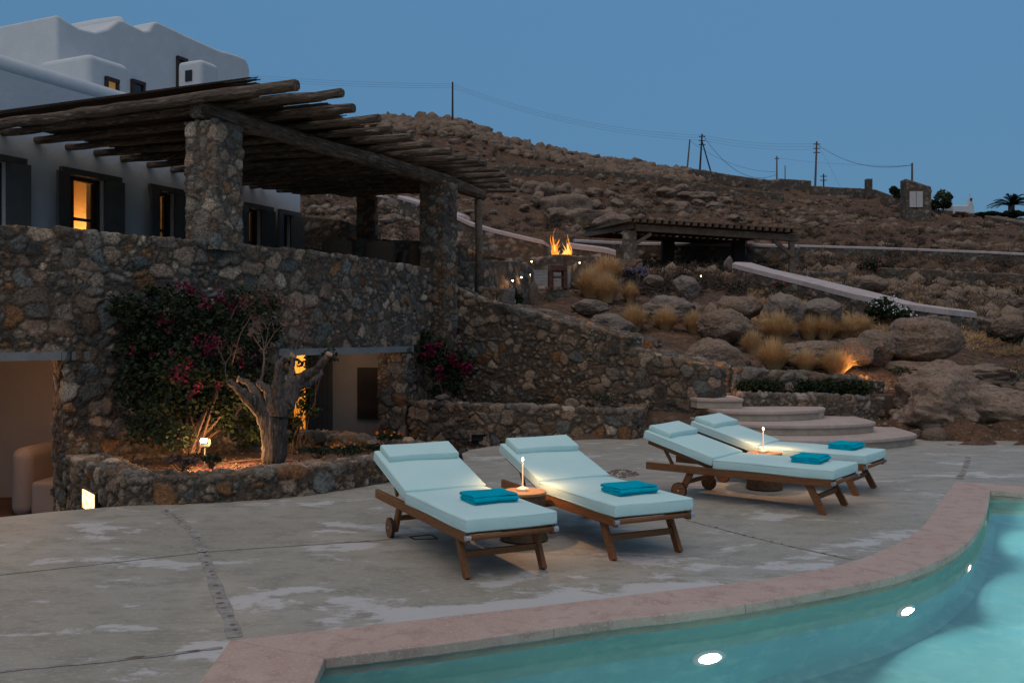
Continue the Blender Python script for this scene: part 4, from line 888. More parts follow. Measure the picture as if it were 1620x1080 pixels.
def make_lounger():
    r = empty('sun_lounger', (0, 0, 0)); T = M['teak']; hw = .315
    for sx in (-1, 1):
        m = MB(); m.box((sx * hw, .935, .29), (.032, 1.87, .072)); m.build('side_rail', T, r, bevel=.005)
        m = MB(); m.bar((sx * (hw - .03), .24, .285), (sx * (hw - .03), .085, 0), .034, .062, up=(0, 1, .4)); m.build('leg', T, r, bevel=.004)
        m = MB(); m.bar((sx * (hw - .03), 1.38, .285), (sx * (hw - .03), 1.50, .055), .034, .062, up=(0, 1, .4)); m.build('leg', T, r, bevel=.004)
        m = MB(); Mx = Matrix.Rotation(R(90), 4, 'Y'); m.lathe([(.001, -.014), (.07, -.014), (.076, -.010), (.076, .010), (.07, .014), (.001, .014)], n=28); m.v = [tuple(Mx @ Vector(v)) for v in m.v]
        wh = m.build('wheel', T, r, smooth=False); wh.location = (sx * (hw + .012), 1.5, .076)
        m = MB(); m.lathe([(.072, -.012), (.080, -.012), (.080, .012), (.072, .012)], n=28); m.v = [tuple(Mx @ Vector(v)) for v in m.v]; m.build('tyre', M['rubber'], wh)
        m = MB(); m.lathe([(.001, -.02), (.012, -.02), (.012, .02), (.001, .02)], n=12); m.v = [tuple(Mx @ Vector(v)) for v in m.v]; m.build('hub', M['steel'], wh)
        # reclining frame rail under the back cushion
        th = R(16); m = MB(); m.bar((sx * (hw - .045), 1.14, .315), (sx * (hw - .045), 1.14 + .76 * math.cos(th), .315 + .76 * math.sin(th)), .028, .045); m.build('back_rail', T, r, bevel=.004)
        m = MB(); m.bar((sx * (hw - .09), 1.62, .30), (sx * (hw - .09), 1.72, .315 + .56 * math.sin(th)), .02, .03, up=(0, 1, 0)); m.build('prop', T, r)
    m = MB(); m.box((0, .165, .145), (.56, .026, .045)); m.build('crossbar', T, r, bevel=.004)
    m = MB(); m.box((0, 1.44, .16), (.56, .026, .04)); m.build('crossbar', T, r, bevel=.004)
    m = MB(); m.tube([(-.31, -.012, .292), (.31, -.012, .292)], .017, 12); m.build('foot_bar', T, r, smooth=True)
    for sx in (-1, 1): m = MB(); m.tube([(sx * .305, -.012, .292), (sx * .342, -.012, .292)], .0185, 14); m.build('bar_cap', M['steel'], r, smooth=False)
    m = MB()
    for k in range(14): m.box((0, .05 + k * .083, .312), (.60, .055, .014))
    m.build('slat_base', T, r)
    th = R(16); m = MB()
    for k in range(8): m.box((0, .05 + k * .09, .03), (.55, .055, .012), Matrix.Translation((0, 1.14, .315)) @ Matrix.Rotation(th, 4, 'X'))
    m.build('back_slats', T, r)
    cushion(1.15, .665, .09, name='seat_cushion', parent=r, loc=(0, .562, .368))
    Lb = .775; c = Vector((0, 1.155, .345)) + Vector((0, math.cos(th), math.sin(th))) * Lb / 2 + Vector((0, -math.sin(th), math.cos(th))) * .045
    cushion(Lb, .665, .09, name='back_cushion', parent=r, loc=c, tilt=th)
    c2 = Vector((0, 1.155, .345)) + Vector((0, math.cos(th), math.sin(th))) * (Lb - .135) + Vector((0, -math.sin(th), math.cos(th))) * (.09 + .028)
    cushion(.24, .60, .052, name='pillow', parent=r, loc=(.012, c2.y, c2.z), tilt=th, puff=.008)
    return r
proto = make_lounger()
LG = [((-.319, 6.01), (.24, 6.27), (-.447, .894), 'sun lounger nearest the camera, aqua cushions, left of the tall candle lamp'),
      ((.695, 6.5), (1.262, 6.775), (-.436, .9), 'second sun lounger from the left, its aqua seat lit by the near table lamp'),
      ((2.79, 8.15), (3.12, 8.62), (-.79, .62), 'front sun lounger of the far pair, shown side-on with two wheels'),
      ((3.45, 9.13), (3.78, 9.60), (-.79, .62), 'rearmost sun lounger, beside the curved steps')]
tws = [(.07, .50, 0), (.03, .36, .03), (.06, .33, .05), (.10, .31, -.03)]
LP = []
for i, (a, b, ax, lab) in enumerate(LG):
    o = proto if i == 0 else copy_tree(proto)
    ax = Vector(ax).normalized(); c = (Vector(a) + Vector(b)) / 2 - ax * .085; o.location = (c.x, c.y, 0); o.rotation_euler = (0, 0, math.atan2(ax.y, ax.x) - math.pi / 2)
    tag(o, lab, 'sun lounger', 'sun loungers on the patio'); LP.append((c, ax))
# towels
def towel_mesh():
    m = MB(); W_, T = .345, .013
    def sheet(z, L0, L1, cut, seed):
        rr = random.Random(seed); nx, ny = 14, 10; 
        return
    # one folded cloth: an S section extruded across, rounded folds
    prof = []; ly = .125
    layers = 4; th_ = .0155
    for k in range(layers):
        y0, y1 = (-ly, ly) if k % 2 == 0 else (ly, -ly)
        for j in range(9): t = j / 8; prof.append((y0 + (y1 - y0) * t, .004 + k * th_ + .0022 * math.sin(t * 7 + k)))
        if k < layers - 1:
            for a in (30, 60, 90, 120, 150):
                s = 1 if k % 2 == 0 else -1; prof.append((s * (ly + .5 * th_ * math.sin(R(a))), .004 + k * th_ + th_ / 2 * (1 - math.cos(R(a)))))
    n = len(prof); nx = 24; vs = []; rr = random.Random(3)
    for i in range(nx):
        x = -W_ / 2 + W_ * i / (nx - 1)
        for j, (y, z) in enumerate(prof): vs.append((x * (1 + .015 * math.sin(j * .5)), y + .003 * math.sin(x * 25 + j * .3), z + .002 * math.sin(x * 19 + j) * (z / .05) - .004 * (2 * x / W_) ** 8 * (z / .05)))
    m.add(vs, [(i * n + j, (i + 1) * n + j, (i + 1) * n + j + 1, i * n + j + 1) for i in range(nx - 1) for j in range(n - 1)]); return m
tb = towel_mesh().build('folded_towel', M['towel'], None, smooth=True); sm = tb.modifiers.new('s', 'SOLIDIFY'); sm.thickness = .0145; sm.offset = 0
ss = tb.modifiers.new('ss', 'SUBSURF'); ss.levels = ss.render_levels = 1
TL = ['folded turquoise towel on the lounger nearest the camera', 'folded turquoise towel on the second lounger from the left', 'folded turquoise towel on the front lounger of the far pair', 'folded turquoise towel on the rearmost lounger']
for i, (tx, ty, tr) in enumerate(tws):
    o = tb if i == 0 else tb.copy()
    if i: C.objects.link(o)
    c, ax = LP[i]; acr = Vector((ax.y, -ax.x)); q = c + ax * ty + acr * tx; o.location = (q.x, q.y, .424); o.rotation_euler = (0, 0, math.atan2(ax.y, ax.x) - math.pi / 2 + tr)
    tag(o, TL[i], 'towel', 'turquoise towels on the loungers')
# side tables and lamps
def make_table():
    r = empty('side_table', (0, 0, 0)); m = MB(); prof = [(.001, .002)]
    K = 22
    for k in range(K):
        z = .01 + .345 * k / K; rad = .195 - .025 * min(1, z / .12) ** .5
        for a in (-60, -20, 20, 60): prof.append((rad - .008 + .009 * math.cos(R(a)), z + .0078 + .0078 * math.sin(R(a)) * 1.05))
    prof.append((.001, .358)); m.lathe(prof, n=56); m.build('rope_drum', M['rope'], r, smooth=True)
    m = MB(); m.lathe([(.001, .358), (.172, .358), (.177, .362), (.177, .376), (.173, .381), (.001, .381)], n=56); m.build('tabletop', M['tabletop'], r)
    return r
def make_lamp():
    r = empty('table_lamp', (0, 0, 0)); m = MB(); m.lathe([(.001, 0), (.047, 0), (.049, .003), (.049, .013), (.044, .02), (.012, .034), (.007, .038)], n=32); m.build('base', M['lampwhite'], r, smooth=True)
    m = MB(); m.lathe([(.0055, .034), (.0050, .235)], n=14); m.build('stem', M['glowstem'], r, smooth=True)
    m = MB(); m.lathe([(.0052, .232), (.0075, .238), (.0075, .252), (.001, .258)], n=14); m.build('lamp_head', M['glowtip'], r, smooth=True); return r
t0 = make_table(); l0 = make_lamp(); t1 = copy_tree(t0); l1 = copy_tree(l0)
ta = gd(829, 853); tb_ = gd(1209, 773)
t0.location = (ta.x, ta.y, 0); t1.location = (tb_.x, tb_.y, 0); l0.location = (ta.x - .01, ta.y + .02, .381); l1.location = (tb_.x - .01, tb_.y, .381)
tag(t0, 'round rope-wrapped side table between the two near loungers', 'side table', 'rope side tables'); tag(t1, 'round rope-wrapped side table between the far pair of loungers', 'side table', 'rope side tables')
tag(l0, 'slim lit table lamp on the near side table', 'lamp', 'candle-like table lamps'); tag(l1, 'slim lit table lamp on the far side table', 'lamp', 'candle-like table lamps')
for l in (l0, l1):
    s_ = bpy.data.lights.new('candle light', 'SPOT'); s_.energy = 12; s_.color = (1, .53, .25); s_.spot_size = R(152); s_.spot_blend = .7; s_.shadow_soft_size = .015
    so_ = bpy.data.objects.new('candle light', s_); C.objects.link(so_); so_.location = l.location + Vector((0, 0, .275))
# ------------------------------------------------------------------ vegetation helpers
def leaf_arrays(clumps, n, size, seed, flat=.55, shell=.55, asp=1.5):
    """clumps [(centre, (rx,ry,rz))]; returns V,F of folded leaf quads spread through the clumps"""
    r = np.random.default_rng(seed); w_ = np.array([c[1][0] * c[1][1] * c[1][2] for c in clumps]) ** .66; w_ /= w_.sum()
    ci = r.choice(len(clumps), n, p=w_); cen = np.array([tuple(c[0]) for c in clumps])[ci]; rad = np.array([c[1] for c in clumps])[ci]
    d = r.normal(size=(n, 3)); d /= np.linalg.norm(d, axis=1)[:, None]; q = r.uniform(shell, 1.12, n) ** .8
    P = cen + d * rad * q[:, None]
    a = r.normal(size=(n, 3)); a[:, 2] *= flat; a /= np.linalg.norm(a, axis=1)[:, None]; b = np.cross(a, r.normal(size=(n, 3))); b /= np.linalg.norm(b, axis=1)[:, None] + 1e-9
    s = size * r.uniform(.6, 1.3, n)[:, None]; cn = np.cross(a, b)
    p0 = P - a * s * asp / 2; p2 = P + a * s * asp / 2; p1 = P + b * s * .5 + cn * s * .18; p3 = P - b * s * .5 + cn * s * .18
    V = np.stack([p0, p1, p2, p3], 1).reshape(-1, 3); i = np.arange(n)[:, None] * 4
    Fc = np.concatenate([np.c_[i, i + 1, i + 2], np.c_[i, i + 2, i + 3]]); return V, Fc
def leaves(name, clumps, n, size, mt, parent, seed, **k):
    V, Fc = leaf_arrays(clumps, n, size, seed, **k)
    if parent is not None: V = V - np.array(tuple(parent.location))
    return npmesh(name, V, Fc, mt, parent, False)
def twigs(name, base, tips, mt, parent, r0=.012, seed=1, kink=.06, n=4):
    rr = random.Random(seed); m = MB(); o = Vector(parent.location) if parent is not None else Vector()
    for b, t in zip(base, tips):
        b = Vector(b) - o; t = Vector(t) - o; pts = [b.lerp(t, k / n) + Vector([rr.uniform(-1, 1) * kink * (t - b).length * (0 < k < n) for _ in range(3)]) for k in range(n + 1)]
        m.tube(pts, [r0 * (1 - .8 * k / n) for k in range(n + 1)], 5, cap=False)
    return m.build(name, mt, parent)
# ------------------------------------------------------------------ bougainvillea by the terrace wall
def bush(name, loc, lab, cat, cl, nl, ls, fl=None, group=None, leafm='leaf', seed=1, stems=8, shell=.5, twr=.008):
    r = empty(name, loc, 0, lab, cat, group); C0 = Vector(loc)
    leaves('foliage', cl, nl, ls, M[leafm], r, seed, shell=shell)
    rr = random.Random(seed)
    if stems: twigs('stems', [C0 + Vector((rr.uniform(-.1, .1), rr.uniform(-.05, .05), -.03)) for _ in range(stems)], [Vector(rr.choice(cl)[0]) + Vector((rr.uniform(-.1, .1), 0, rr.uniform(0, .1))) for _ in range(stems)], M['twig'], r, twr, seed)
    if fl:
        fm, fcl, nf, fs = fl; leaves('blossoms', fcl, nf, fs, M[fm], r, seed + 5, shell=.1, asp=1.1)
    return r
cl = [(at(px, py, Y), (rx, ry, rz)) for px, py, Y, rx, ry, rz in [
    (230, 545, 10.9, .42, .3, .42), (220, 610, 10.7, .35, .28, .4), (240, 670, 10.4, .38, .28, .32), (275, 690, 10.2, .28, .22, .18), (290, 600, 10.6, .45, .35, .5), (260, 500, 11.0, .3, .22, .3), (300, 530, 10.9, .45, .3, .38), (300, 480, 11.2, .22, .15, .2),
    (345, 500, 11.2, .35, .2, .25), (350, 560, 10.9, .42, .3, .4), (370, 615, 10.9, .3, .25, .3), (340, 640, 10.8, .3, .25, .22), (395, 560, 11.3, .35, .22, .35), (410, 620, 11.5, .35, .2, .45), (390, 680, 11.7, .3, .2, .3), (205, 500, 11.0, .16, .12, .18), (330, 665, 10.9, .2, .2, .15), (385, 500, 11.6, .2, .15, .2), (240, 460, 11.2, .12, .1, .1), (430, 520, 11.9, .2, .12, .25)]]
fc = [(at(px, py, Y), (s * .012, s * .008, s * .012)) for px, py, Y, s in [(290, 447, 11.2, 9), (296, 455, 11.1, 8), (305, 462, 11.0, 7), (345, 462, 11.2, 8), (352, 470, 11.1, 6), (368, 482, 11.1, 11), (356, 482, 11.1, 9), (345, 478, 11.1, 9), (380, 480, 11.2, 9), (322, 478, 10.9, 8), (330, 484, 10.8, 6), (262, 512, 10.8, 9), (268, 525, 10.7, 6), (254, 508, 10.8, 6), (335, 545, 10.6, 12), (328, 560, 10.6, 8), (345, 538, 10.6, 8), (280, 590, 10.2, 8), (290, 600, 10.2, 7), (300, 575, 10.2, 7), (192, 525, 10.8, 6), (210, 555, 10.5, 5), (310, 540, 10.5, 6), (380, 570, 10.7, 7), (270, 560, 10.3, 5), (405, 565, 11.2, 7), (312, 612, 10.2, 7), (345, 610, 10.4, 6), (236, 492, 11.0, 6), (412, 500, 11.8, 6), (300, 625, 10.2, 5), (240, 560, 10.4, 4)]]
rb_ = random.Random(31); cl = [(c, (a * .82, b, d * .82)) for c, (a, b, d) in cl] + [(at(rb_.uniform(186, 420), rb_.uniform(462, 690), rb_.uniform(10.5, 11.2)) , (rb_.uniform(.08, .2), .12, rb_.uniform(.08, .22))) for _ in range(30)]
bush('bougainvillea', tuple(at(300, 712, 10.6)), 'large dark bougainvillea with magenta blossom climbing the terrace wall behind the spotlight', 'bougainvillea', cl, 15000, .042, ('bract', fc, 1000, .03), 'bougainvilleas', seed=3, stems=14, shell=.35, twr=.018)
cl = [(at(px, py, Y), (rx, ry, rz)) for px, py, Y, rx, ry, rz in [(682, 555, 16.0, .35, .2, .28), (672, 535, 16.2, .14, .1, .18), (700, 580, 15.9, .3, .2, .2), (727, 570, 15.9, .3, .2, .15), (716, 605, 15.8, .2, .15, .25), (740, 585, 15.9, .16, .12, .12), (690, 620, 15.8, .12, .1, .12)]]
fc = [(at(px, py, Y), (.1, .07, .09)) for px, py, Y in [(678, 548, 15.8), (684, 556, 15.8), (672, 562, 15.8), (694, 585, 15.7), (720, 572, 15.7), (732, 580, 15.7), (738, 585, 15.7), (742, 577, 15.7), (715, 565, 15.7), (692, 545, 15.8), (700, 595, 15.7)]]
bush('bougainvillea', tuple(at(705, 628, 15.7)), 'smaller bougainvillea on the stair wall above the curved bed', 'bougainvillea', cl, 2600, .05, ('bract', fc, 420, .045), 'bougainvilleas', seed=8, stems=7, shell=.2)
# fallen petals
rr = random.Random(6); V = []; 
m = MB()
for k in range(420):
    x, y = rr.gauss(-3.05, .5), rr.gauss(10.1, .42)
    if not (-4.1 < x < -2.0 and 9.3 < y < 11.3): continue
    a = rr.uniform(0, 6.28); s = rr.uniform(.01, .024); z = .105 + rr.uniform(0, .02); m.add([(x + s * math.cos(a), y + s * math.sin(a), z), (x - s * math.sin(a) * .7, y + s * math.cos(a) * .7, z + .012), (x - s * math.cos(a), y - s * math.sin(a), z), (x + s * math.sin(a) * .7, y - s * math.cos(a) * .7, z + .006)], [(0, 1, 2, 3)])
o = m.build('fallen_petals', M['bract']); tag(o, 'scatter of fallen red petals around the spotlight', 'petals', kind='stuff')
# leaf litter on the near planter soil
m = MB()
for k in range(1500):
    x, y = rr.uniform(-4.6, -1.1), rr.uniform(8.9, 12.0)
    if y < 8.95 + .55 * max(0, x + 2.6) ** 1.5 or y < 10.6 + (x + 4.9) * -1.35 or y > 10.9 + .75 * (x + 4.9): continue
    a = rr.uniform(0, 6.28); s = rr.uniform(.012, .035); z = .10; m.lathe([(s * .6, 0), (s * .45, s * .35), (.001, s * .5)], (x, y, z), 5) if k % 3 == 0 else m.add([(x + s * math.cos(a), y + s * math.sin(a), z + .004), (x - s * math.sin(a) * .5, y + s * math.cos(a) * .5, z + .016), (x - s * math.cos(a), y - s * math.sin(a), z + .004)], [(0, 1, 2)])
o = m.build('leaf_litter', M['soil2'] if 'soil2' in M else M.setdefault('soil2', mat('litter', (.2, .13, .085), 1, [(7, (.10, .06, .04), .4, .6)]))); tag(o, 'dry leaf litter and small clods on the planter soil', 'litter', kind='stuff')
# irrigation hose
def hose(pts, rad, lab, mt='black', cat='hose', name='irrigation_hose'):
    m = MB(); m.tube(smooth([Vector(p) for p in pts], 2), rad, 6); o = m.build(name, M[mt], None, smooth=True); return tag(o, lab, cat)
M['hose'] = mat('brown hose', (.10, .05, .04), .6)
hose([(-3.55, 9.3, .115), (-3.0, 9.3, .12), (-2.4, 9.55, .118), (-1.9, 10.1, .12), (-1.6, 10.7, .118), (-1.35, 11.3, .115)], .011, 'brown irrigation hose along the planter rim below the pruned tree', 'hose')
hose([(-3.3, 10.7, .12), (-2.9, 10.85, .14), (-2.5, 10.8, .12)], .011, 'short hose behind the garden spotlight', 'hose')
# ------------------------------------------------------------------ pruned tree
YT = 10.35
def tr(x, y, dY=0): return at(260 + x / 5.4, 560 + y / 5.4, YT + dY)
tree = empty('pruned_tree', tuple(at(434, 727, YT)), 0, 'thick pruned tree with bare stubby limbs in the low planter', 'tree'); TO = Vector(tree.location)
def skin(name, chains, mt, parent, sub=2):
    vs = []; es = []; rs = []; idx = {}
    def key(p): return tuple(round(c, 4) for c in p)
    for ch in chains:
        prev = None
        for p, r in ch:
            k = key(p)
            if k not in idx: idx[k] = len(vs); vs.append(tuple(Vector(p) - TO)); rs.append(r)
            if prev is not None and prev != idx[k]: es.append((prev, idx[k]))
            prev = idx[k]
    me = bpy.data.meshes.new(name); me.from_pydata(vs, es, []); o = link(name, me, mt, parent)
    m = o.modifiers.new('skin', 'SKIN'); m.use_smooth_shade = True
    for v, r in zip(me.skin_vertices[0].data, rs): v.radius = (r, r)
    me.skin_vertices[0].data[0].use_root = True
    s = o.modifiers.new('s', 'SUBSURF'); s.levels = s.render_levels = sub
    tx = bpy.data.textures.new('barktex', 'CLOUDS'); tx.noise_scale = .055; tx.noise_depth = 4
    d = o.modifiers.new('d', 'DISPLACE'); d.texture = tx; d.strength = .06; d.mid_level = .5; return o
T0 = tr(935, 980); T1 = tr(940, 800); T2 = tr(935, 660); T3 = tr(945, 560); T4 = tr(950, 500)
skin('trunk', [[(T0, .165), (T1, .15), (T2, .145), (T3, .15), (T4, .14)],
     [(T3, .15), (tr(850, 520, -.05), .095), (tr(780, 430, -.12), .085), (tr(715, 380, -.2), .07), (tr(620, 290, -.25), .042), (tr(535, 215, -.3), .03)],
     [(tr(780, 430, -.12), .085), (tr(790, 350, 0), .05), (tr(745, 270, .1), .04), (tr(700, 240, .12), .036), (tr(640, 215, .15), .034)],
     [(T4, .14), (tr(925, 400, .05), .07), (tr(880, 310, .12), .055), (tr(830, 260, .16), .045), (tr(790, 240, .2), .038)],
     [(T4, .14), (tr(965, 370, -.1), .075), (tr(968, 240, -.15), .062), (tr(975, 120, -.18), .052), (tr(1000, 60, -.2), .045), (tr(1085, 15, -.22), .032)],
     [(T4, .14), (tr(1050, 420, 0), .10), (tr(1090, 320, .05), .098), (tr(1140, 230, .08), .085), (tr(1210, 180, .05), .07), (tr(1280, 150, .0), .05), (tr(1350, 70, -.05), .042), (tr(1400, 10, -.1), .038)],
     [(tr(1140, 230, .08), .085), (tr(1230, 260, .2), .045), (tr(1310, 200, .3), .035), (tr(1350, 120, .35), .03)],
     [(tr(1090, 320, .05), .098), (tr(1085, 180, .2), .035), (tr(1100, 60, .25), .028), (tr(1115, 0, .25), .022)]], M['bark'], tree)
th = [(tr(820, 235, .16), tr(845, 120, .16), .016), (tr(845, 120, .16), tr(850, -20, .18), .013)]
m = MB(); rr = random.Random(12)
for a, b, r_ in th: m.tube([a - TO, (a + b) / 2 - TO + Vector((.01, 0, 0)), b - TO], [r_, r_ * .9, r_ * .8], 6)
tips = []
def grow(p, d, L, r_, dep):
    q = p + d * L; mid = (p + q) / 2 + Vector([rr.uniform(-.06, .06) * L for _ in range(3)]); m.tube([p - TO, mid - TO, q - TO], [r_, r_ * .85, r_ * .7], 4, cap=False)
    tips.append(q)
    if dep:
        for _ in range(rr.choice((2, 3, 3))):
            nd = (d + Vector((rr.uniform(-.75, .75), rr.uniform(-.45, .45), rr.uniform(-.25, .5)))).normalized(); grow(q, nd, L * rr.uniform(.55, .85), r_ * .62, dep - 1)
b0 = tr(850, -20, .18)
for dx, dz in ((-.55, .8), (-.2, 1), (.15, 1), (.5, .85)): grow(b0, Vector((dx, rr.uniform(-.2, .2), dz)).normalized(), .25, .0065, 4)
for a, dx in ((tr(1115, 0, .25), .2), (tr(1085, 15, -.22), .1), (tr(535, 215, -.3), -.1)): grow(a, Vector((dx, 0, 1)).normalized(), .17, .006, 3)
m.build('branches', M['twig2'] if 'twig2' in M else M.setdefault('twig2', mat('pale twig', (.19, .12, .10), .9)), tree)
cl = [(t, (.05, .05, .05)) for t in tips if t.z > 1.2]
leaves('dry_leaves', cl, 800, .02, M.setdefault('dryleaf', mat('dry reddish leaf', (.13, .06, .05), .9)), tree, 5, shell=.1)
for x, y, dY, r_, d in ((1405, 5, -.1, .042, (.5, -.3, .8)), (635, 213, .15, .037, (-.8, -.3, .3)), (1310, 142, .0, .03, (.3, -.9, .1)), (1090, 12, -.22, .036, (.8, -.2, .5))):
    m = MB(); p = tr(x, y, dY) - TO; d = Vector(d).normalized(); m.tube([p, p + d * .02], [r_, r_ * .97], 10); m.build('cut_end', M['cutwood'], tree)
# creeper leaves beside the doorway
cl = [(at(px, py, 11.6), (.13, .1, s)) for px, py, s in [(468, 665, .16), (480, 640, .12), (487, 620, .1), (462, 690, .15), (470, 610, .1), (495, 650, .09), (520, 560, .12), (482, 575, .08)]]
bush('leafy_shrub', tuple(at(470, 712, 11.6)), 'leafy shrub silhouetted against the lit doorway behind the tree', 'shrub', cl, 420, .05, None, None, seed=21, stems=9, shell=.1)
# planter front low plants
def sprig(px, py, Y, w_, h_, lab, leafm='twig', n=260, fl=None, name='low_shrub', cat='shrub', ls=.022, seed=None, stems=20):
    b = at(px, py, Y); s = seed or int(px * 7 + py); rr = random.Random(s); r = empty(name, tuple(b), 0, lab, cat)
    tips = [b + Vector((rr.uniform(-.5, .5) * w_, rr.uniform(-.35, .35) * w_, h_ * rr.uniform(.55, 1))) for _ in range(stems)]
    twigs('stems', [b + Vector((rr.uniform(-.08, .08) * w_, 0, -.02)) for _ in tips], tips, M['twig'], r, .004 + .004 * h_, s)
    leaves('foliage', [(t * .75 + b * .25, (w_ * .16, w_ * .14, h_ * .2)) for t in tips], n, ls, M[leafm], r, s, shell=.1)
    if fl: leaves('blossoms', [(t + Vector((0, 0, .01)), (w_ * .05, w_ * .05, w_ * .035)) for t in tips[:fl[2]]], fl[1], fl[3], M[fl[0]], r, s + 3, shell=0, asp=1)
    return r
sprig(290, 742, 9.15, .33, .17, 'brown dried lavender clump at the left end of the planter', 'twig', 500)
sprig(335, 738, 9.25, .25, .14, 'small green spiky plant in front of the pruned tree', 'leaf', 220)
sprig(545, 725, 10.2, .55, .16, 'low marigold patch with a few orange flowers', 'leaf', 900, ('orangefl', 40, 7, .026), 'marigold_plant', 'flowers')
sprig(618, 704, 11.2, .35, .18, 'orange-flowered marigold at the rear rim of the planter', 'leaf', 500, ('orangefl', 60, 6, .03), 'marigold_plant', 'flowers')
sprig(590, 718, 10.7, .5, .14, 'green undergrowth in the right end of the planter', 'leaf', 700)
sprig(500, 722, 10.5, .5, .12, 'thin dark undergrowth to the right of the pruned trunk', 'leaf', 500)
sprig(850, 642, 15.4, .6, .15, 'low green plant on the curved bed by the stair wall', 'leaf', 400)
sprig(958, 640, 15.0, .35, .22, 'grey thyme clump leaning on the stair wall', 'leaf2', 300)
# ground spotlight
p = at(324, 693, 10.15); r = empty('garden_spotlight', (p.x, p.y, .1), 0, 'lit garden spotlight under the large bougainvillea', 'spotlight')
m = MB(); m.tube([(0, 0, 0), (0, 0, .26)], .009, 8); m.build('stake', M['black'], r)
m = MB(); m.tube([(-.05, 0, .31), (.05, -.0, .31)], .045, 14); m.build('housing', M['black'], r, smooth=False)
m = MB(); m.tube([(-.03, -.035, .335), (.035, -.035, .335)], .024, 12); m.build('lamp_glass', M['warmlamp'], r)
point('spot glow', (p.x + .02, p.y - .12, .28), 20, WARM, .04)
point('spot glow', (p.x + .25, p.y + .35, .40), 26, WARM, .04)
# wall niche lamp
def nichemat():
    m = mat('niche glow', (.8, .6, .3), .6, emit=(1, .7, .3), es=2.2); t = m.node_tree; b = t.nodes['Principled BSDF']; n = t.nodes.new('ShaderNodeTexNoise'); n.inputs['Scale'].default_value = 22; n.inputs['Detail'].default_value = 4
    r = t.nodes.new('ShaderNodeValToRGB'); r.color_ramp.elements[0].position = .36; r.color_ramp.elements[0].color = (.8, .28, .05, 1); r.color_ramp.elements[1].position = .5; r.color_ramp.elements[1].color = (1, .8, .42, 1); tc = t.nodes.new('ShaderNodeTexCoord'); t.links.new(tc.outputs['Object'], n.inputs[0]); t.links.new(n.outputs[0], r.inputs[0]); t.links.new(r.outputs[0], b.inputs['Emission Color']); return m  # emission mottled to imitate lamp-lit stone and dark cracks in the recess
t = .50; q = Vector((-3.62 - 1.43 * t, 8.6 + 1.83 * t, -.115)); nn = Vector((-.79, -.615, 0)); r = empty('wall_lamp', tuple(q + nn * .03), math.atan2(nn.y, nn.x), 'bright recessed lamp low in the planter side wall at the far left', 'lamp')
m = MB(); m.box((-.0, 0, 0), (.05, .52, .23)); m.build('housing', M['black'], r, bevel=.01); m = MB(); m.box((.03, 0, 0), (.012, .46, .19)); m.build('lamp_glass', M.setdefault('nicheglow', nichemat()), r)
# ------------------------------------------------------------------ boulders
def rockmesh(seed, sub=4, rough=.16, flat=0):
    bm = bmesh.new(); bmesh.ops.create_icosphere(bm, subdivisions=sub, radius=1); me = bpy.data.meshes.new('boulder'); bm.to_mesh(me); bm.free()
    n = len(me.vertices); V = np.empty(n * 3, dtype=np.float32); me.vertices.foreach_get('co', V); V = V.reshape(-1, 3).astype(float)
    r_ = np.random.default_rng(seed); 
    for _ in range(15):
        d = r_.normal(size=3); d /= np.linalg.norm(d); k = r_.uniform(.62, .92); t = V @ d; V -= np.outer(np.clip(t - k, 0, 9) * .75, d)
    N = V / np.linalg.norm(V, axis=1)[:, None]; V += N * (rough * fbm(V + seed, 1.3, 4, seed) + .03 * fbm(V, 7, 4, seed + 1))[:, None]
    V -= N * (np.clip(.06 - np.abs(fbm(V, 1.7, 2, seed + 7)), 0, 1) * .5)[:, None]
    if sub > 3:
        ed_, id_, _v = voro(V * np.array([1, 1, 1.5]), .62, seed); V += N * ((id_ - .5) * (.10 if rough > .3 else .045) - .035 * np.exp(-(ed_ / .025) ** 2))[:, None]
    me.vertices.foreach_set('co', V.astype(np.float32).ravel()); me.update(); return me
RM = {}
def boulder(px, py, w_, h_, Y, lab, mt='rock', seed=1, depth=.8, sub=5, tilt=0, grp=None, rough=.14, rz=None, name='boulder'):
    """px,py picture centre of the visible stone, w_,h_ its size there in pixels, Y its distance"""
    k = (seed, sub, mt)
    me = rockmesh(seed, sub, rough); me.materials.append(M[mt]); me.polygons.foreach_set('use_smooth', [True] * len(me.polygons))
    o = bpy.data.objects.new(name, me); C.objects.link(o); c = at(px, py, Y); s = Y / F / 2
    o.scale = (w_ * s * 1.04, w_ * s * depth, h_ * s * 1.08); o.location = c; o.rotation_euler = (0, tilt, rz if rz is not None else 0)
    return tag(o, lab, 'boulder', grp)
boulder(1457, 541, 118, 76, 18.0, 'largest rounded boulder, right of the grass tufts', seed=1)
boulder(1385, 548, 74, 58, 17.4, 'mid-size boulder leaning against the largest boulder, lit orange from below', seed=2)
boulder(1352, 556, 56, 50, 16.9, 'small rounded boulder glowing orange above the ground light', seed=3)
boulder(1287, 562, 120, 56, 17.3, 'long low boulder behind the row of small grass tufts', seed=4)
boulder(1240, 495, 70, 58, 20.6, 'round grey boulder behind the tall golden grasses', 'rockgrey', seed=5)
boulder(1300, 492, 72, 42, 20.9, 'flat grey boulder right of the round grey one', 'rockgrey', seed=6)
boulder(1125, 578, 125, 88, 17.2, 'big smooth boulder just behind the end of the stair walls', seed=7, depth=.6)
boulder(1170, 490, 70, 52, 20.8, 'broad cracked boulder on the bare slope left of the grey ones', seed=8)
boulder(1085, 456, 42, 36, 23.5, 'small grey boulder tilted on the slope above the lavender', 'rockgrey', seed=9, tilt=.35)
boulder(1145, 520, 90, 60, 19.4, 'sloping boulder between two grass tufts in the rock garden', seed=10)
boulder(970, 515, 72, 34, 18.6, 'flat grey slab of rock beside the stair wall', 'rockgrey', seed=12, tilt=.15)
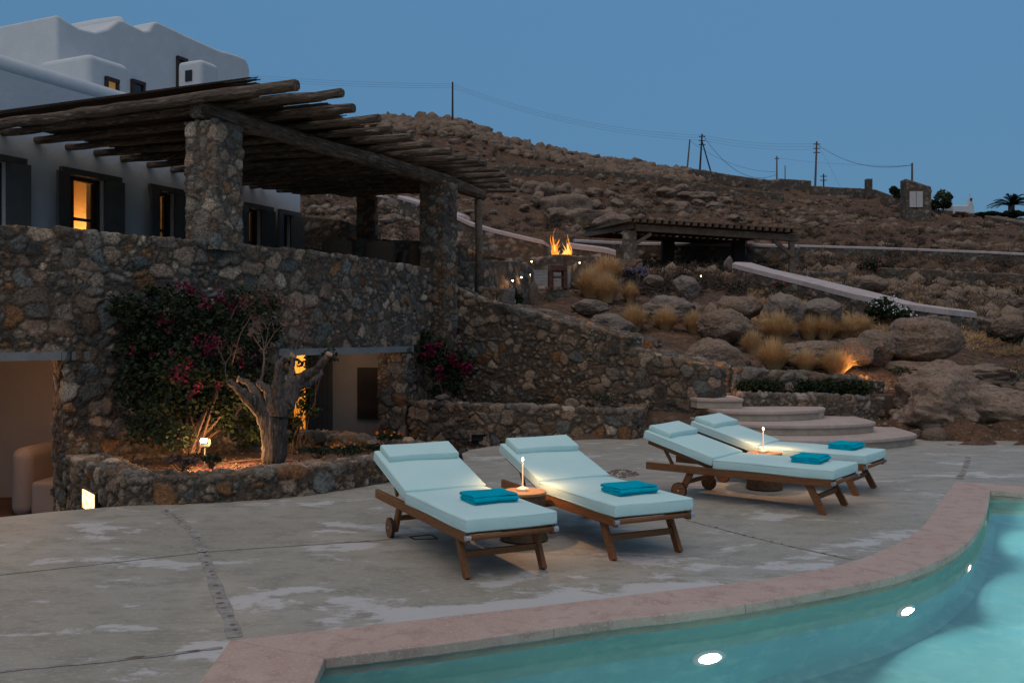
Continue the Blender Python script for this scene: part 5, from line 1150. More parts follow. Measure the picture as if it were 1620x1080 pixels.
boulder(935, 485, 60, 26, 21, 'low rock below the stone steps and the big grasses', 'rockgrey', seed=13)
boulder(1035, 445, 34, 22, 24, 'small brown rock beside the lilac shrub', seed=14)
boulder(1060, 490, 90, 40, 21.6, 'low grey rock under the dried lavender', 'rockgrey', seed=15)
boulder(1375, 450, 62, 34, 29, 'domed rock beyond the pale coping wall', seed=16)
boulder(1600, 520, 62, 38, 21, 'rock at the right edge with a green shrub on it', seed=17)
# sloping granite outcrop at the right
boulder(1480, 660, 250, 132, 15.3, 'broad granite outcrop rising from the patio right of the curved steps', seed=21, depth=.7, rough=.34, name='rock_outcrop', sub=6, tilt=.15)
boulder(1600, 675, 260, 120, 15.1, 'low granite outcrop at the right edge behind the patio', seed=22, depth=.7, rough=.36, name='rock_outcrop', sub=6, tilt=.12)
boulder(1400, 655, 120, 90, 16.1, 'granite outcrop shoulder between the low walls and the main outcrop', seed=23, depth=.9, rough=.3, name='rock_outcrop', sub=6)
boulder(1620, 620, 220, 84, 17.4, 'upper granite outcrop at the right edge with yellowish scrub', seed=24, depth=.8, rough=.36, name='rock_outcrop', sub=6, tilt=.1)
boulder(1480, 690, 40, 26, 14.0, 'rounded stone at the right end of the lowest curved step', seed=25, name='stone', sub=4)
boulder(1450, 688, 22, 20, 14.2, 'small stone wedged behind the end of the lowest curved step', seed=26, name='stone', sub=4)
boulder(1500, 606, 260, 70, 17.2, 'flat granite shelf below the largest boulder', seed=27, depth=.8, rough=.34, name='rock_outcrop', sub=6, tilt=.08)
# rubble beside stair wall foot
rr = random.Random(9)
RUB = ['rubble stone at the foot of the stair wall, left of the curved steps', ]
ordn = ['first', 'second', 'third', 'fourth', 'fifth', 'sixth', 'seventh', 'eighth', 'ninth', 'tenth', 'eleventh', 'twelfth']
xs_ = [1022, 1036, 1050, 1062, 1074, 1086, 1098, 1110, 1120, 1130, 1068, 1092]
order = sorted(range(12), key=lambda i: xs_[i])
for rank, i in enumerate(order):
    px = xs_[i]; py = [682, 670, 684, 664, 680, 668, 676, 660, 672, 664, 690, 690][i]
    boulder(px, py, rr.uniform(17, 26), rr.uniform(13, 19), 14.7 - (py - 660) * .012, 'rubble stone at the foot of the stair wall, %s from the left' % ordn[rank], seed=30 + i, sub=3, grp='rubble stones left of the curved steps', name='stone')
m = MB(); m.add([(1.9, 14.25, -.02), (3.35, 13.7, -.02), (3.3, 14.5, .38), (2.2, 15.05, .36)], [(0, 1, 2, 3)]); m.add([(-.3, 13, -.3), (1.9, 14.25, -.02), (2.2, 15.05, .36)], [(0, 1, 2)])
tag(m.build('soil_bank', M['soil']), kind='structure')
b = at(700, 628, 15.3); boulder(701, 628, 26, 10, 15.2, 'pale flat stone on the rim of the curved bed', 'rockgrey', seed=44, sub=3, name='stone')
boulder(946, 620, 23, 26, 15.3, 'squarish stone leaning on the stair wall above the bed', 'rock', seed=45, sub=3, name='stone')
# hillside outcrop boulders (individuals)
ONES = ordn + ['thirteenth', 'fourteenth', 'fifteenth', 'sixteenth', 'seventeenth', 'eighteenth', 'nineteenth', 'twentieth', 'twenty-first', 'twenty-second']
def ordf(L, v): return ONES[sorted(L).index(v)]
HB = [(840, 298, 30, 22), (862, 303, 34, 24), (852, 318, 30, 22), (875, 322, 44, 26), (895, 300, 26, 20), (912, 308, 26, 16), (905, 330, 60, 40), (925, 345, 70, 34), (940, 325, 26, 18), (958, 340, 36, 18), (968, 352, 56, 26), (880, 342, 40, 22), (940, 305, 32, 16), (963, 308, 20, 14), (975, 322, 22, 14), (1053, 308, 40, 16), (1078, 300, 34, 18), (1095, 312, 44, 16), (1120, 310, 30, 14), (1148, 318, 26, 12), (1080, 332, 30, 22), (1105, 322, 22, 12), (1130, 325, 30, 10), (1160, 345, 24, 10), (1285, 358, 16, 12), (1060, 322, 18, 14), (830, 330, 20, 12)]
for i, (px, py, a, b) in enumerate(HB):
    p = hit(px, py + b * .3, 30, 115); boulder(px, py, a * 1.15, b * 1.15, p.y, ('weathered boulder in the outcrop above the fire, %s from the left' if px < 1000 else 'low half-buried brown boulder below the power poles, %s from the left') % ordf([h[0] + h[1] * .01 for h in HB if (h[0] < 1000) == (px < 1000)], px + py * .01), 'rock', seed=60 + i % 9 * 3, sub=4, rz=i * .9, rough=.2, grp='hillside outcrop boulders left' if px < 1000 else 'hillside boulders under the poles')
RB = [(665, 200, 20, 10), (690, 203, 24, 12), (712, 202, 20, 12), (735, 203, 18, 14), (748, 206, 26, 16), (728, 213, 22, 12), (700, 214, 20, 12), (680, 212, 18, 10), (755, 218, 16, 10), (768, 222, 16, 10), (785, 226, 16, 9), (800, 224, 14, 12), (650, 212, 20, 10), (640, 200, 18, 10), (665, 226, 18, 10), (720, 226, 18, 10), (797, 238, 14, 8), (745, 230, 16, 9), (812, 236, 16, 8), (868, 233, 10, 8), (900, 243, 12, 6)]
for i, (px, py, a, b) in enumerate(RB):
    p = hit(px, max(py, float(np.interp(px, [s[0] for s in SKY], [s[1] for s in SKY])) + 4), 60, 126); boulder(px, py, a * 1.2, b * 1.25, min(p.y, 122), 'tumbled boulder on the rocky crest near the lone pole, %s from the left' % ordf([h[0] + h[1] * .01 for h in RB], px + py * .01), 'rock', seed=60 + i % 9 * 3, sub=3, rz=i * 1.7, rough=.2, grp='boulders along the hill crest')
TB = [(498, 331, 26, 13), (478, 300, 12, 8), (533, 331, 16, 9), (555, 330, 16, 10), (612, 322, 30, 30), (630, 345, 14, 10), (612, 350, 24, 9), (640, 330, 18, 8), (742, 335, 18, 8), (780, 336, 16, 7)]
for i, (px, py, a, b) in enumerate(TB):
    boulder(px, py, a, b, hit(px, py + 3, 22, 90).y, ['pale', 'rounded', 'small'][i % 3] + ' boulder seen under the pergola roof, %s from the left' % ordn[sorted([t[0] for t in TB]).index(px) if i < 9 else 9], 'rockgrey', seed=60 + i % 9 * 3, sub=3, grp='boulders seen beneath the pergola')
# ------------------------------------------------------------------ hillside ground cover (stuff)
def scatter(n, lo, hi, pxr, seed, f):
    r_ = np.random.default_rng(seed); px = r_.uniform(*pxr, n); Y = np.exp(r_.uniform(math.log(lo), math.log(hi), n)); x = (px - CX) / F * Y; z = tz(x, Y)
    return x, Y, z, px, r_
def blobs(name, n, lo, hi, pxr, seed, size, mt, lab, cat, flat=.55, sub=1, mask=None, leafy=False):
    x, Y, z, px, r_ = scatter(n, lo, hi, pxr, seed, 0)
    if mask is not None: k = mask(px, Y, np.stack([x, Y, 0 * x], 1)); x, Y, z = x[k], Y[k], z[k]
    n = len(x); s = size[0] + (size[1] - size[0]) * r_.random(n) ** 2.5; s = s * (Y / 30) ** .25
    if leafy:
        q = leafy; cen = np.repeat(np.stack([x, Y, z], 1), q, 0); ss = np.repeat(s, q)[:, None]; N_ = n * q
        d = r_.normal(size=(N_, 3)); d[:, 2] = abs(d[:, 2]); d /= np.linalg.norm(d, axis=1)[:, None]
        a = d * np.array([1, 1, flat * 1.3]) * ss; t = np.cross(d, r_.normal(size=(N_, 3))); t /= np.linalg.norm(t, axis=1)[:, None]
        wv = t * ss * (.045 if flat < .8 else .05); st_ = a * r_.uniform(.1, .75, (N_, 1)); p0 = cen + st_ - wv; p1 = cen + st_ + wv; p2 = (cen + a * r_.uniform(.8, 1.15, (N_, 1))) if flat > .9 else (cen + st_ * 1.1 + r_.normal(size=(N_, 3)) * ss * .22)
        V = np.stack([p0, p1, p2], 1).reshape(-1, 3); Fc = np.arange(N_ * 3).reshape(-1, 3); o = npmesh(name, V, Fc, mt, None, False)
    else:
        bm = bmesh.new(); bmesh.ops.create_icosphere(bm, subdivisions=sub, radius=1); B = np.array([v.co[:] for v in bm.verts]); BF = np.array([[v.index for v in f.verts] for f in bm.faces]); bm.free(); nb_ = len(B)
        J = r_.uniform(.6, 1.3, (n, nb_, 1)); st = r_.uniform(.7, 1.4, (n, 1, 3)) * np.array([1, 1, flat]); an = r_.uniform(0, 6.28, n); BB = np.repeat(B[None], n, 0) * J * st * s[:, None, None]
        c_, s_ = np.cos(an)[:, None], np.sin(an)[:, None]; X_ = BB[:, :, 0] * c_ - BB[:, :, 1] * s_; Y_ = BB[:, :, 0] * s_ + BB[:, :, 1] * c_
        V = np.stack([X_ + x[:, None], Y_ + Y[:, None], BB[:, :, 2] + z[:, None]], 2).reshape(-1, 3); Fc = (BF[None] + (np.arange(n) * nb_)[:, None, None]).reshape(-1, 3); o = npmesh(name, V, Fc, mt, None, False)
    return tag(o, lab, cat, kind='stuff')
nz = lambda P, f, s: fbm(P, f, 3, s)
gard = lambda px, Y: ~((px < 1190) & (Y < 18.5)) & ~((px < 1400) & (Y < 16.2)) & ~((px < 845) & (Y < 22)) & (Y > 13.8)
blobs('rubble', 17000, 20, 128, (440, 1680), 1, (.05, .45), M['pebble'], 'loose stones strewn over the brown hillside', 'stones', .62, 1, lambda px, Y, P: (nz(P, .18, 4) > np.where(px > 1000, .22, .0)) & gard(px, Y) & ((Y > 27) | (nz(P, .5, 14) > .15)))
blobs('rubble', 3500, 14, 27, (880, 1700), 2, (.012, .07), M['pebble'], 'small loose stones on the rock garden soil', 'stones', .6, 1, lambda px, Y, P: gard(px, Y) & (px > 900))
blobs('rubble', 2600, 108, 127, (600, 1110), 3, (.12, .75), M['pebble'], 'tumbled stones along the hill crest', 'stones', .75, 2)
blobs('hill_scrub', 5600, 26, 124, (440, 1680), 5, (.18, .62), M['dune'], 'low dark thorny scrub on the hillside', 'scrub', .6, 1, lambda px, Y, P: (nz(P, .13, 8) > -.3) & gard(px, Y), 110)
blobs('hill_grass', 20000, 22, 124, (440, 1680), 6, (.08, .34), M['drygrass'], 'dry brown grass covering the hillside', 'grass', 1.0, 1, lambda px, Y, P: (nz(P, .16, 12) > -.15) & gard(px, Y), 16)
blobs('hill_grass', 5000, 21, 37, (1180, 1680), 7, (.05, .26), M['straw'], 'pale dry grass between the terraces at the right', 'grass', 1.0, 1, lambda px, Y, P: (nz(P, .3, 15) > .12), 22)
blobs('garden_scrub', 260, 14.6, 26, (1340, 1700), 9, (.05, .22), M.setdefault('scrub2', mat('yellow scrub', (.14, .10, .045), 1)), 'dry scrub between the granite outcrops', 'scrub', .7, 1, lambda px, Y, P: (nz(P, .6, 18) > .1), 50)
# ------------------------------------------------------------------ ornamental grass tufts
def tuft_mesh(seed, n=1500):
    r_ = np.random.default_rng(seed); an = r_.uniform(0, 6.28, n); le = r_.uniform(.6, 1.05, n); sp = r_.uniform(.0, 1., n) ** .6; b0 = r_.uniform(0, .13, n)
    d = np.stack([np.cos(an), np.sin(an)], 1); wv = np.stack([-np.sin(an), np.cos(an)], 1) * .0085; K = 5; V = []
    for k in range(K):
        t = k / (K - 1); rad = b0 + sp * le * (t ** 1.05) * .5; z = le * (t * (1 - .2 * sp) - .42 * sp * sp * t * t * t); ww = (1 - t * .9)
        c = np.c_[d * rad[:, None], z]; V += [c - np.c_[wv * ww, 0 * z], c + np.c_[wv * ww, 0 * z]]
    V = np.stack(V, 1); i = (np.arange(n) * 2 * K)[:, None]; Fc = np.concatenate([np.c_[i + 2 * k, i + 2 * k + 1, i + 2 * k + 3, i + 2 * k + 2] for k in range(K - 1)])
    me = bpy.data.meshes.new('grass_tuft'); V = V.reshape(-1, 3); me.from_pydata([tuple(v) for v in V], [], [tuple(int(a) for a in f) for f in Fc]); me.materials.append(M['straw']); return me
TM = [tuft_mesh(s) for s in (1, 2, 3)]
TU = [(935, 470, 46, 48, 'spiky golden grass left in the big cluster below the stone stool'), (962, 452, 50, 46, 'tallest golden grass at the back of the big cluster below the stone stool'), (960, 478, 42, 46, 'golden grass in the front of the big cluster below the stone stool'), (997, 478, 26, 32, 'narrow golden grass right of the big cluster'),
      (1003, 524, 40, 42, 'leftmost golden grass tuft of the lower row above the stair wall'), (1053, 522, 38, 36, 'second golden grass tuft of the lower row above the stair wall'), (1098, 527, 34, 36, 'third golden grass tuft of the lower row above the stair wall'), (1142, 538, 46, 48, 'fourth golden grass tuft of the lower row, in front of the sloping boulder'),
      (1190, 560, 32, 38, 'golden grass tuft between the big smooth boulder and the tall tufts'), (1231, 540, 52, 46, 'tall golden grass tuft in front of the round grey boulder'), (1280, 536, 38, 36, 'first of the golden grasses before the flat grey boulder'), (1304, 536, 42, 38, 'second of the golden grasses before the flat grey boulder'), (1332, 535, 42, 36, 'third of the golden grasses before the flat grey boulder'), (1362, 530, 34, 30, 'golden grass reaching over the mid-size boulder'),
      (1224, 584, 50, 48, 'wide golden grass tuft behind the upper low wall, at its left'), (1275, 588, 36, 36, 'small golden grass tuft in the middle behind the upper low wall'), (1322, 592, 48, 40, 'golden grass tuft beside the ground light'),
      (742, 404, 34, 20, 'brown grass tuft between the pillar and the timber post'), (775, 406, 40, 20, 'brown grass tuft right of the timber post'), (806, 406, 34, 18, 'brown grass tuft above the curved retaining wall')]
for i, (px, py, w_, h_, lab) in enumerate(TU):
    p = hit(px, py, 15.9, 40); s = p.y / F; o = bpy.data.objects.new('grass_tuft', TM[i % 3]); C.objects.link(o); o.location = p - Vector((0, 0, .03)); o.scale = (w_ * s * 1.6, w_ * s * 1.6, h_ * s * 1.25); o.rotation_euler = (0, 0, i * 1.3)
    tag(o, lab, 'ornamental grass', 'golden grass tufts')
# other garden plants
def gshrub(px, py, w_, h_, lab, leafm, n, fl=None, name='shrub', cat='shrub', ls=.03, near=None, lo=15.5, Y=None):
    p = hit(px, py, lo, 120) if Y is None else at(px, py, Y); s = p.y / F; W_, H_ = w_ * s, h_ * s; sd_ = int(px + py); rr = random.Random(sd_)
    cl = [(p + Vector((rr.uniform(-.36, .36) * W_, rr.uniform(-.25, .25) * W_, H_ * rr.uniform(.25, .75))), (W_ * rr.uniform(.12, .2), W_ * .15, H_ * rr.uniform(.15, .26))) for _ in range(9)]
    f = None
    if fl: f = (fl[0], [(c[0] + Vector((rr.uniform(-1, 1) * c[1][0], -c[1][1], rr.uniform(-.3, 1) * c[1][2])), (ls * 1.5,) * 3) for c in cl for _ in range(fl[1])], fl[2], fl[3])
    return bush(name, tuple(p), lab, cat, cl, n, ls, f, None, leafm, sd_, 9, .3, .006 + .01 * H_)
gshrub(1412, 518, 95, 52, 'green oleander with white flowers above the largest boulder', 'leaf', 2600, ('whitefl', 7, 260, .045), 'oleander', 'shrub', .06)
gshrub(1250, 466, 66, 20, 'green shrub with red flowers against the diagonal coping wall', 'leaf', 1500, ('redfl', 4, 160, .05), 'flowering_shrub', 'shrub', .055)
gshrub(1186, 444, 34, 26, 'small red oleander at the top of the diagonal wall', 'leaf', 700, ('redfl', 5, 160, .06), 'oleander', 'shrub', .05)
gshrub(1065, 500, 66, 42, 'large dried lavender between the grass tufts', 'twig', 3000, ('purplefl', 5, 160, .03), 'lavender', 'shrub', .028)
gshrub(1005, 448, 40, 26, 'lilac flowering shrub beside the tall grass cluster', 'leaf2', 1200, ('purplefl', 9, 600, .04), 'flowering_shrub', 'shrub', .04)
gshrub(1022, 512, 22, 20, 'small yellow-flowered plant behind the second grass tuft', 'leaf2', 300, ('orangefl', 1, 20, .03), 'flowering_plant', 'plant', .03)
gshrub(1600, 548, 60, 34, 'dark green shrub at the right edge beside the rock', 'leaf', 1100, None, 'shrub', 'shrub', .06)
gshrub(1590, 610, 60, 30, 'yellowish thorny scrub on the upper right outcrop', 'leaf2', 700, ('orangefl', 2, 60, .025), 'shrub', 'shrub', .03)
gshrub(1420, 592, 34, 16, 'small yellowish scrub on the flat granite shelf', 'leaf2', 400, None, 'shrub', 'shrub', .03)
gshrub(1390, 432, 60, 26, 'dark oleander with reddish flowers under the long white coping', 'leaf', 700, ('redfl', 2, 50, .05), 'oleander', 'shrub', .07)
gshrub(1140, 434, 30, 12, 'small green shrub beside the upright stone near the far pergola', 'leaf', 250, None, 'shrub', 'shrub', .05)
gshrub(815, 486, 34, 34, 'dark green shrub behind the two stone blocks at the stair top', 'leaf', 900, None, 'shrub', 'shrub', .04, Y=18.6)
gshrub(772, 474, 12, 22, 'small dark shrub behind the stair wall top', 'leaf', 250, None, 'shrub', 'shrub', .035, Y=18.8)
gshrub(585, 380, 18, 12, 'small magenta bougainvillea on the terrace back wall', 'leaf', 160, ('bract', 4, 150, .06), 'bougainvillea', 'bougainvillea', .05, Y=19.9)
# dark ground cover band
def cover(x0, x1, lab):
    cl = [(at(px, 611 + (px % 3), 15.25), (.20, .14, .13)) for px in range(x0, x1, 9)]; r = empty('ground_cover', tuple(at((x0 + x1) / 2, 620, 15.25)), 0, lab, 'ground cover'); leaves('foliage', cl, len(cl) * 320, .035, M['leaf'], r, x0, shell=.2, flat=.9)
cover(1180, 1226, 'small dark green ground-cover mat on the lower wall, left'); cover(1268, 1372, 'long dark green ground-cover mat on the lower wall, right')
# ground light beside the boulders
p = hit(1346, 596, 15.8, 30); r = empty('ground_spotlight', tuple(p), 0, 'warm ground light at the foot of the small rounded boulder', 'spotlight')
m = MB(); m.lathe([(.05, 0), (.055, .05), (.045, .06), (.04, .055)], n=16); m.build('housing', M['black'], r); m = MB(); m.lathe([(.001, .052), (.042, .052)], n=16); m.build('lamp_glass', M['warmlamp'], r)
point('ground glow', p + Vector((.10, -.12, .2)), 9, (1, .5, .17), .05)
point('stair lamp', (2.3, 15.65, 1.15), 7, (1, .5, .2), .04); point('stair lamp', (3.2, 15.0, 1.0), 7, (1, .5, .2), .04); point('stair lamp', (.9, 16.6, 1.8), 6, (1, .5, .2), .04)
# ------------------------------------------------------------------ stone blocks, standing stone, steps, stool, fire
def sblock(px0, px1, y0, y1, Y, lab, seed, name='stone_block'):
    a, b = at(px0, y1, Y), at(px1, y0, Y); o = stonify(name, boxq(((a.x + b.x) / 2, Y + (b.x - a.x) / 2), b.x - a.x, b.x - a.x, a.z - .3, b.z), .025, .5, .04, M['stone'], seed=seed, pal=PALW); return tag(o, lab, 'stone block')
sblock(759, 782, 456, 480, 17.7, 'left of the two squared stone blocks at the top of the stair wall', 1); sblock(785, 812, 458, 482, 17.9, 'right of the two squared stone blocks at the top of the stair wall', 2)
boulder(843, 468, 17, 44, 19, 'upright pointed standing stone by the garden steps', 'rock', seed=48, sub=4, name='standing_stone'); 
boulder(1153, 418, 16, 26, 30, 'pale upright stone at the top of the diagonal wall', 'rockgrey', seed=49, sub=3, name='standing_stone')
us = empty('garden_steps', tuple(at(866, 455, 25)), 0, 'wide stone steps lit by small lamps below the fire', 'steps'); UO = Vector(us.location)
for k in range(7):
    Y = 24.6 + k * .42; z = H - (456 - k * 4.8 - HY) * Y / F; x0, x1 = X(843, Y), X(893 + 10 * (k > 4), Y); m = MB(); m.box(((x0 + x1) / 2 - UO.x, Y + .3 - UO.y, z - .3 - UO.z), (x1 - x0, .6, .6)); m.build('stair_tread', M['stepstone'] if 'stepstone' in M else M.setdefault('stepstone', mat('grey step', (.27, .25, .24), .9, [(5, (.2, .18, .17), .4, .65)], .4, 30)), us, bevel=.02)
a = at(866, 458, 23.3); sblock(846, 898, 456, 476, 23.2, 'low stone plinth under the dark timber stool', 4, 'stone_plinth')
# dark timber stool/stand on the plinth
p = at(882, 457, 23.3); r = empty('timber_stool', tuple(p), .1, 'dark timber stool with one tall post standing on a stone plinth', 'stool'); u = 23.3 / F
m = MB(); m.box((0, 0, 32 * u), (27 * u, .45, 9 * u)); m.build('seat', M['drywood'], r, bevel=.01)
for sx in (-1, 1):
    for sy in (-1, 1): m = MB(); m.box((sx * 11 * u, sy * .17, 14 * u), (6 * u, .09, 28 * u)); m.build('leg', M['drywood'], r, bevel=.01)
m = MB(); m.box((13 * u, .1, 36 * u), (5 * u, .09, 34 * u)); m.build('tall_post', M['drywood'], r, bevel=.01)
m = MB(); m.box((0, -.17, 18 * u), (22 * u, .05, 3 * u)); m.build('stretcher', M['drywood'], r)
fwall([(832, 29.5, 413), (860, 29.2, 406), (900, 29.0, 405), (935, 29.2, 406), (972, 29.8, 407)], 2.5, .5, 'low stone wall directly under the open fire', 81, .06, .3, .05)
m = MB(); poly_ = [(X(835, 26.5), 26.9), (X(1010, 26), 26.2), (X(1010, 30), 30), (X(840, 30), 30)]; zt_ = H - (432 - HY) * 28 / F; poly_[0] = (X(835, 28), 28); poly_[1] = (X(985, 28), 28); m.prism(poly_, 2.4, zt_ - .2); tag(m.build('garden_landing', M['stepstone']), kind='structure')
# fire bowl
fpos = at(887, 404, 30.5); r = empty('fire_bowl', tuple(fpos), 0, 'open fire with tall orange flames burning in a metal bowl on the wall', 'fire')
m = MB(); m.lathe([(.08, -.3), (.3, -.22), (.42, -.02), (.38, 0), (.28, -.15), (.001, -.18)], n=24); m.build('bowl', M['black'], r, smooth=True)
def flame(name, mt, spec, seed, k=1.):
    rr = random.Random(seed); m = MB()
    for x, y, h_, w_, lean in spec:
        pts = []; rad = []; K = 12
        for i in range(K + 1):
            t = i / K; pts.append((x + lean * t * t + .05 * math.sin(t * 7 + seed + x * 9) * t, y + .04 * math.cos(t * 6 + x), -.1 + h_ * t)); rad.append(max(.004, w_ * k * (math.sin(math.pi * min(1, t * .9 + .16)) ** .9) * (1 - t * .55) * rr.uniform(.75, 1.2)))
        m.tube(pts, rad, 8, jit=.15, rng=rr)
    return m.build(name, mt, r, smooth=True)
rf = random.Random(4); sp_ = []
for k in range(16): x = rf.choice((-.2, .2)) + rf.gauss(0, .09); sp_.append((x, rf.uniform(-.08, .12), rf.uniform(.2, .8) * (1.15 - abs(abs(x) - .2) * 2.2), rf.uniform(.03, .075), rf.uniform(-.1, .12)))
flame('flame', M['flame'], sp_ + [(-.25, 0, 1.0, .05, .05), (-.28, .02, .8, .04, -.04), (.25, 0, .8, .05, .03)], 2)
flame('flame_core', M['flamecore'], [(-.17, -.12, .62, .05, -.05), (.2, -.12, .62, .06, .05), (.08, -.12, .3, .06, .02), (.27, -.12, .45, .04, .02), (-.08, -.12, .28, .05, 0), (.13, -.13, .5, .035, -.03)], 3)
point('fire light', fpos + Vector((0, -.5, .5)), 60, (1, .42, .12), .25)
# small step lamps
for i, (px, py, Y, lab) in enumerate([(841, 413, 24.4, 'small lit step lamp on the curved wall, highest'), (917, 415, 28.7, 'small lit lamp on the wall under the fire, right side'), (838, 434, 22.9, 'small lit step lamp above two others on the curved wall'), (825, 438, 21.4, 'small lit step lamp in the middle of the three on the curved wall'), (811, 443, 20.5, 'lowest left small step lamp on the curved wall'), (1109, 436, 27, 'tiny white light on the slope below the far pergola')]):
    p = at(px, py, Y - .12); r = empty('step_lamp', tuple(p), 0, lab, 'lamp', 'small step lamps'); m = MB(); m.lathe([(.001, .03), (.05, .025), (.06, 0)], n=12); m.build('lamp_hood', M['black'], r)
    m = MB(); m.lathe([(.001, -.03), (.014, -.022), (.018, 0), (.001, .0)], n=12); m.build('lamp_glass', M['warmlamp'], r)
    if i < 5: point('step light', p + Vector((.02, -.12, -.05)), 1.5, (1, .6, .3), .03)
# ------------------------------------------------------------------ garden coping walls
def twall(L, hp_, th, lab, seed, res=.12, sp=.4, amp=.08, pal=PALW, br=1.):
    a = []; z1 = []; z0 = []
    for px, y in L: Y = hit0(px, y + hp_); a.append(((px - CX) / F * Y, Y)); z1.append(H - (y - HY) * Y / F); z0.append(z1[-1] - hp_ * Y / F - .8)
    o = stonify('stone_wall', wallq(a, z0, z1, th), res, sp, amp, M['stone'], seed=seed, pal=pal, bright=br); return tag(o, lab, 'stone wall')
M['copepale'] = mat('pale wall coping', (.48, .40, .385), .85, [(3, (.40, .33, .31), .4, .65), (18, (.55, .47, .45), .5, .7)], .3, 30)
def AY(L, h_): return [(px, hit0(px, y + h_), y) for px, y in L]
def capwall(L, z0s, th, lab, seed, cap=.12, capw=None, res=.05, sp=.28, pal=PALW, mt='copepale', rnd_=False):
    a, za = pathof(L); z0 = [z - z0s for z in za]; r = empty('garden_wall', (a[0][0], a[0][1], z0[0]), 0, lab, 'stone wall'); o_ = Vector(r.location)
    s = stonify('stonework', wallq(a, z0, [z - cap for z in za], th), res, sp, .05, M['stone'], seed=seed, pal=pal); s.parent = r; s.location = -o_
    m = MB(); n_ = len(a); ov = .04; P = [Vector(p) for p in a]; rows = []
    for i in range(n_):
        d = (P[min(i + 1, n_ - 1)] - P[max(0, i - 1)]).normalized(); nn = Vector((-d.y, d.x)); f, b = P[i] - nn * ov, P[i] + nn * (th + ov); z = za[i]
        prof = [(f, z - cap), (f, z - cap * .3), (f.lerp(b, .15), z), (f.lerp(b, .85), z), (b, z - cap * .3), (b, z - cap)]; rows.append([(p.x - o_.x, p.y - o_.y, zz - o_.z) for p, zz in prof])
    k = 6; m.add([v for r_ in rows for v in r_], [(i * k + j, (i + 1) * k + j, (i + 1) * k + (j + 1) % k, i * k + (j + 1) % k) for i in range(n_ - 1) for j in range(k)] + [tuple(range(k)), tuple((n_ - 1) * k + j for j in range(k - 1, -1, -1))])
    q = m.build('coping', M[mt], r); bm = bmesh.new(); bm.from_mesh(q.data); bmesh.ops.recalc_face_normals(bm, faces=bm.faces); bm.to_mesh(q.data); bm.free(); return r
capwall(AY([(1160, 414), (1200, 424), (1270, 441), (1350, 461), (1430, 477), (1500, 486), (1543, 491)], 38), 1.1, .85, 'diagonal garden wall with a broad pale coping running down to the right', 85, .2, sp=.26)
capwall(AY([(1262, 387), (1330, 389), (1400, 391), (1480, 394), (1560, 397), (1640, 401), (1760, 408)], 20), 1.1, .5, 'long level wall with white coping across the right hillside', 86, .13, sp=.3, res=.07)
capwall([(908, 42, 378), (960, 42, 381), (1010, 42, 383), (1100, 42, 384), (1180, 42, 385), (1262, 41, 387)], 1.3, .5, 'white-capped wall behind the far pergola', 87, .14, sp=.3, res=.07)
capwall([(723, 33, 341), (745, 33, 351), (775, 32.5, 360), (800, 32.5, 366), (830, 32.5, 373), (860, 32.5, 380), (872, 33, 388)], 1.0, .5, 'winding white-capped wall behind the timber post, left of the fire', 88, .16, sp=.3, res=.06)
capwall([(630, 36, 309), (660, 35, 318), (700, 34, 330), (724, 33.2, 340)], .7, .5, 'short white-capped wall glimpsed between two stone pillars', 89, .14, sp=.3, res=.06)
capwall(AY([(500, 303), (540, 304), (580, 306), (605, 310)], 14), .8, .5, 'white-capped wall glimpsed under the pergola roof near the villa corner', 90, .12, sp=.3, res=.08)
capwall([(898, 33, 383), (930, 33, 387), (960, 33, 391), (974, 33, 395)], .8, .8, 'low rounded whitewashed wall right of the fire', 91, .22, sp=.3, res=.06)
twall([(1262, 429), (1300, 430), (1340, 431)], 14, .4, 'low dry stone wall under the right end of the far pergola', 92, .05, .24, .04)
twall([(1395, 424), (1460, 426), (1520, 430), (1580, 433), (1660, 437)], 19, .4, 'long grey dry stone wall at the right between two grassy terraces', 93, .045, .24, .04, PAL)
twall([(1480, 503), (1520, 502), (1550, 504), (1575, 512)], 22, .4, 'collapsed brown dry stone wall right of the largest boulder', 94, .04, .24, .06, PALW)
twall([(800, 262), (850, 265), (920, 269), (1000, 274), (1060, 281), (1095, 288), (1180, 300), (1240, 306)], 13, .8, 'long grey dry stone wall stretching across the upper hillside', 95, .13, .45, .1, PAL)
twall([(1096, 267), (1112, 269), (1150, 276), (1200, 283), (1232, 286), (1236, 283), (1283, 286)], 17, 1, 'ridge dry stone wall with a step, under the left group of power poles', 96, .16, .5, .1, PALW)
twall([(1284, 294), (1330, 297), (1360, 298), (1385, 300), (1432, 317)], 15, 1, 'ridge dry stone wall running down to the stone hut', 97, .16, .5, .1, PALW)
twall([(1474, 330), (1510, 334), (1541, 339), (1580, 346), (1620, 353), (1700, 360)], 9, 1, 'ridge dry stone wall from the hut to the right edge', 98, .16, .5, .1, PALW)
twall([(1405, 361), (1460, 360), (1520, 362), (1580, 365), (1640, 367)], 5, .6, 'low dry stone terrace wall on the right hillside below the hut', 99, .1, .35, .06)
twall([(990, 330), (1040, 331), (1085, 334)], 7, .6, 'short dry stone terrace wall in the middle of the hillside', 100, .1, .35, .08)
def tpillar(): 
    a, b = at(1371, 299, 109), at(1380, 283, 109); o = stonify('gate_pillar', boxq(((a.x + b.x) / 2, 109.3), b.x - a.x, b.x - a.x, a.z - 1, b.z), .2, .5, .08, M['stone'], seed=5); tag(o, 'small stone pillar on the ridge wall left of the hut', 'pillar')
tpillar()
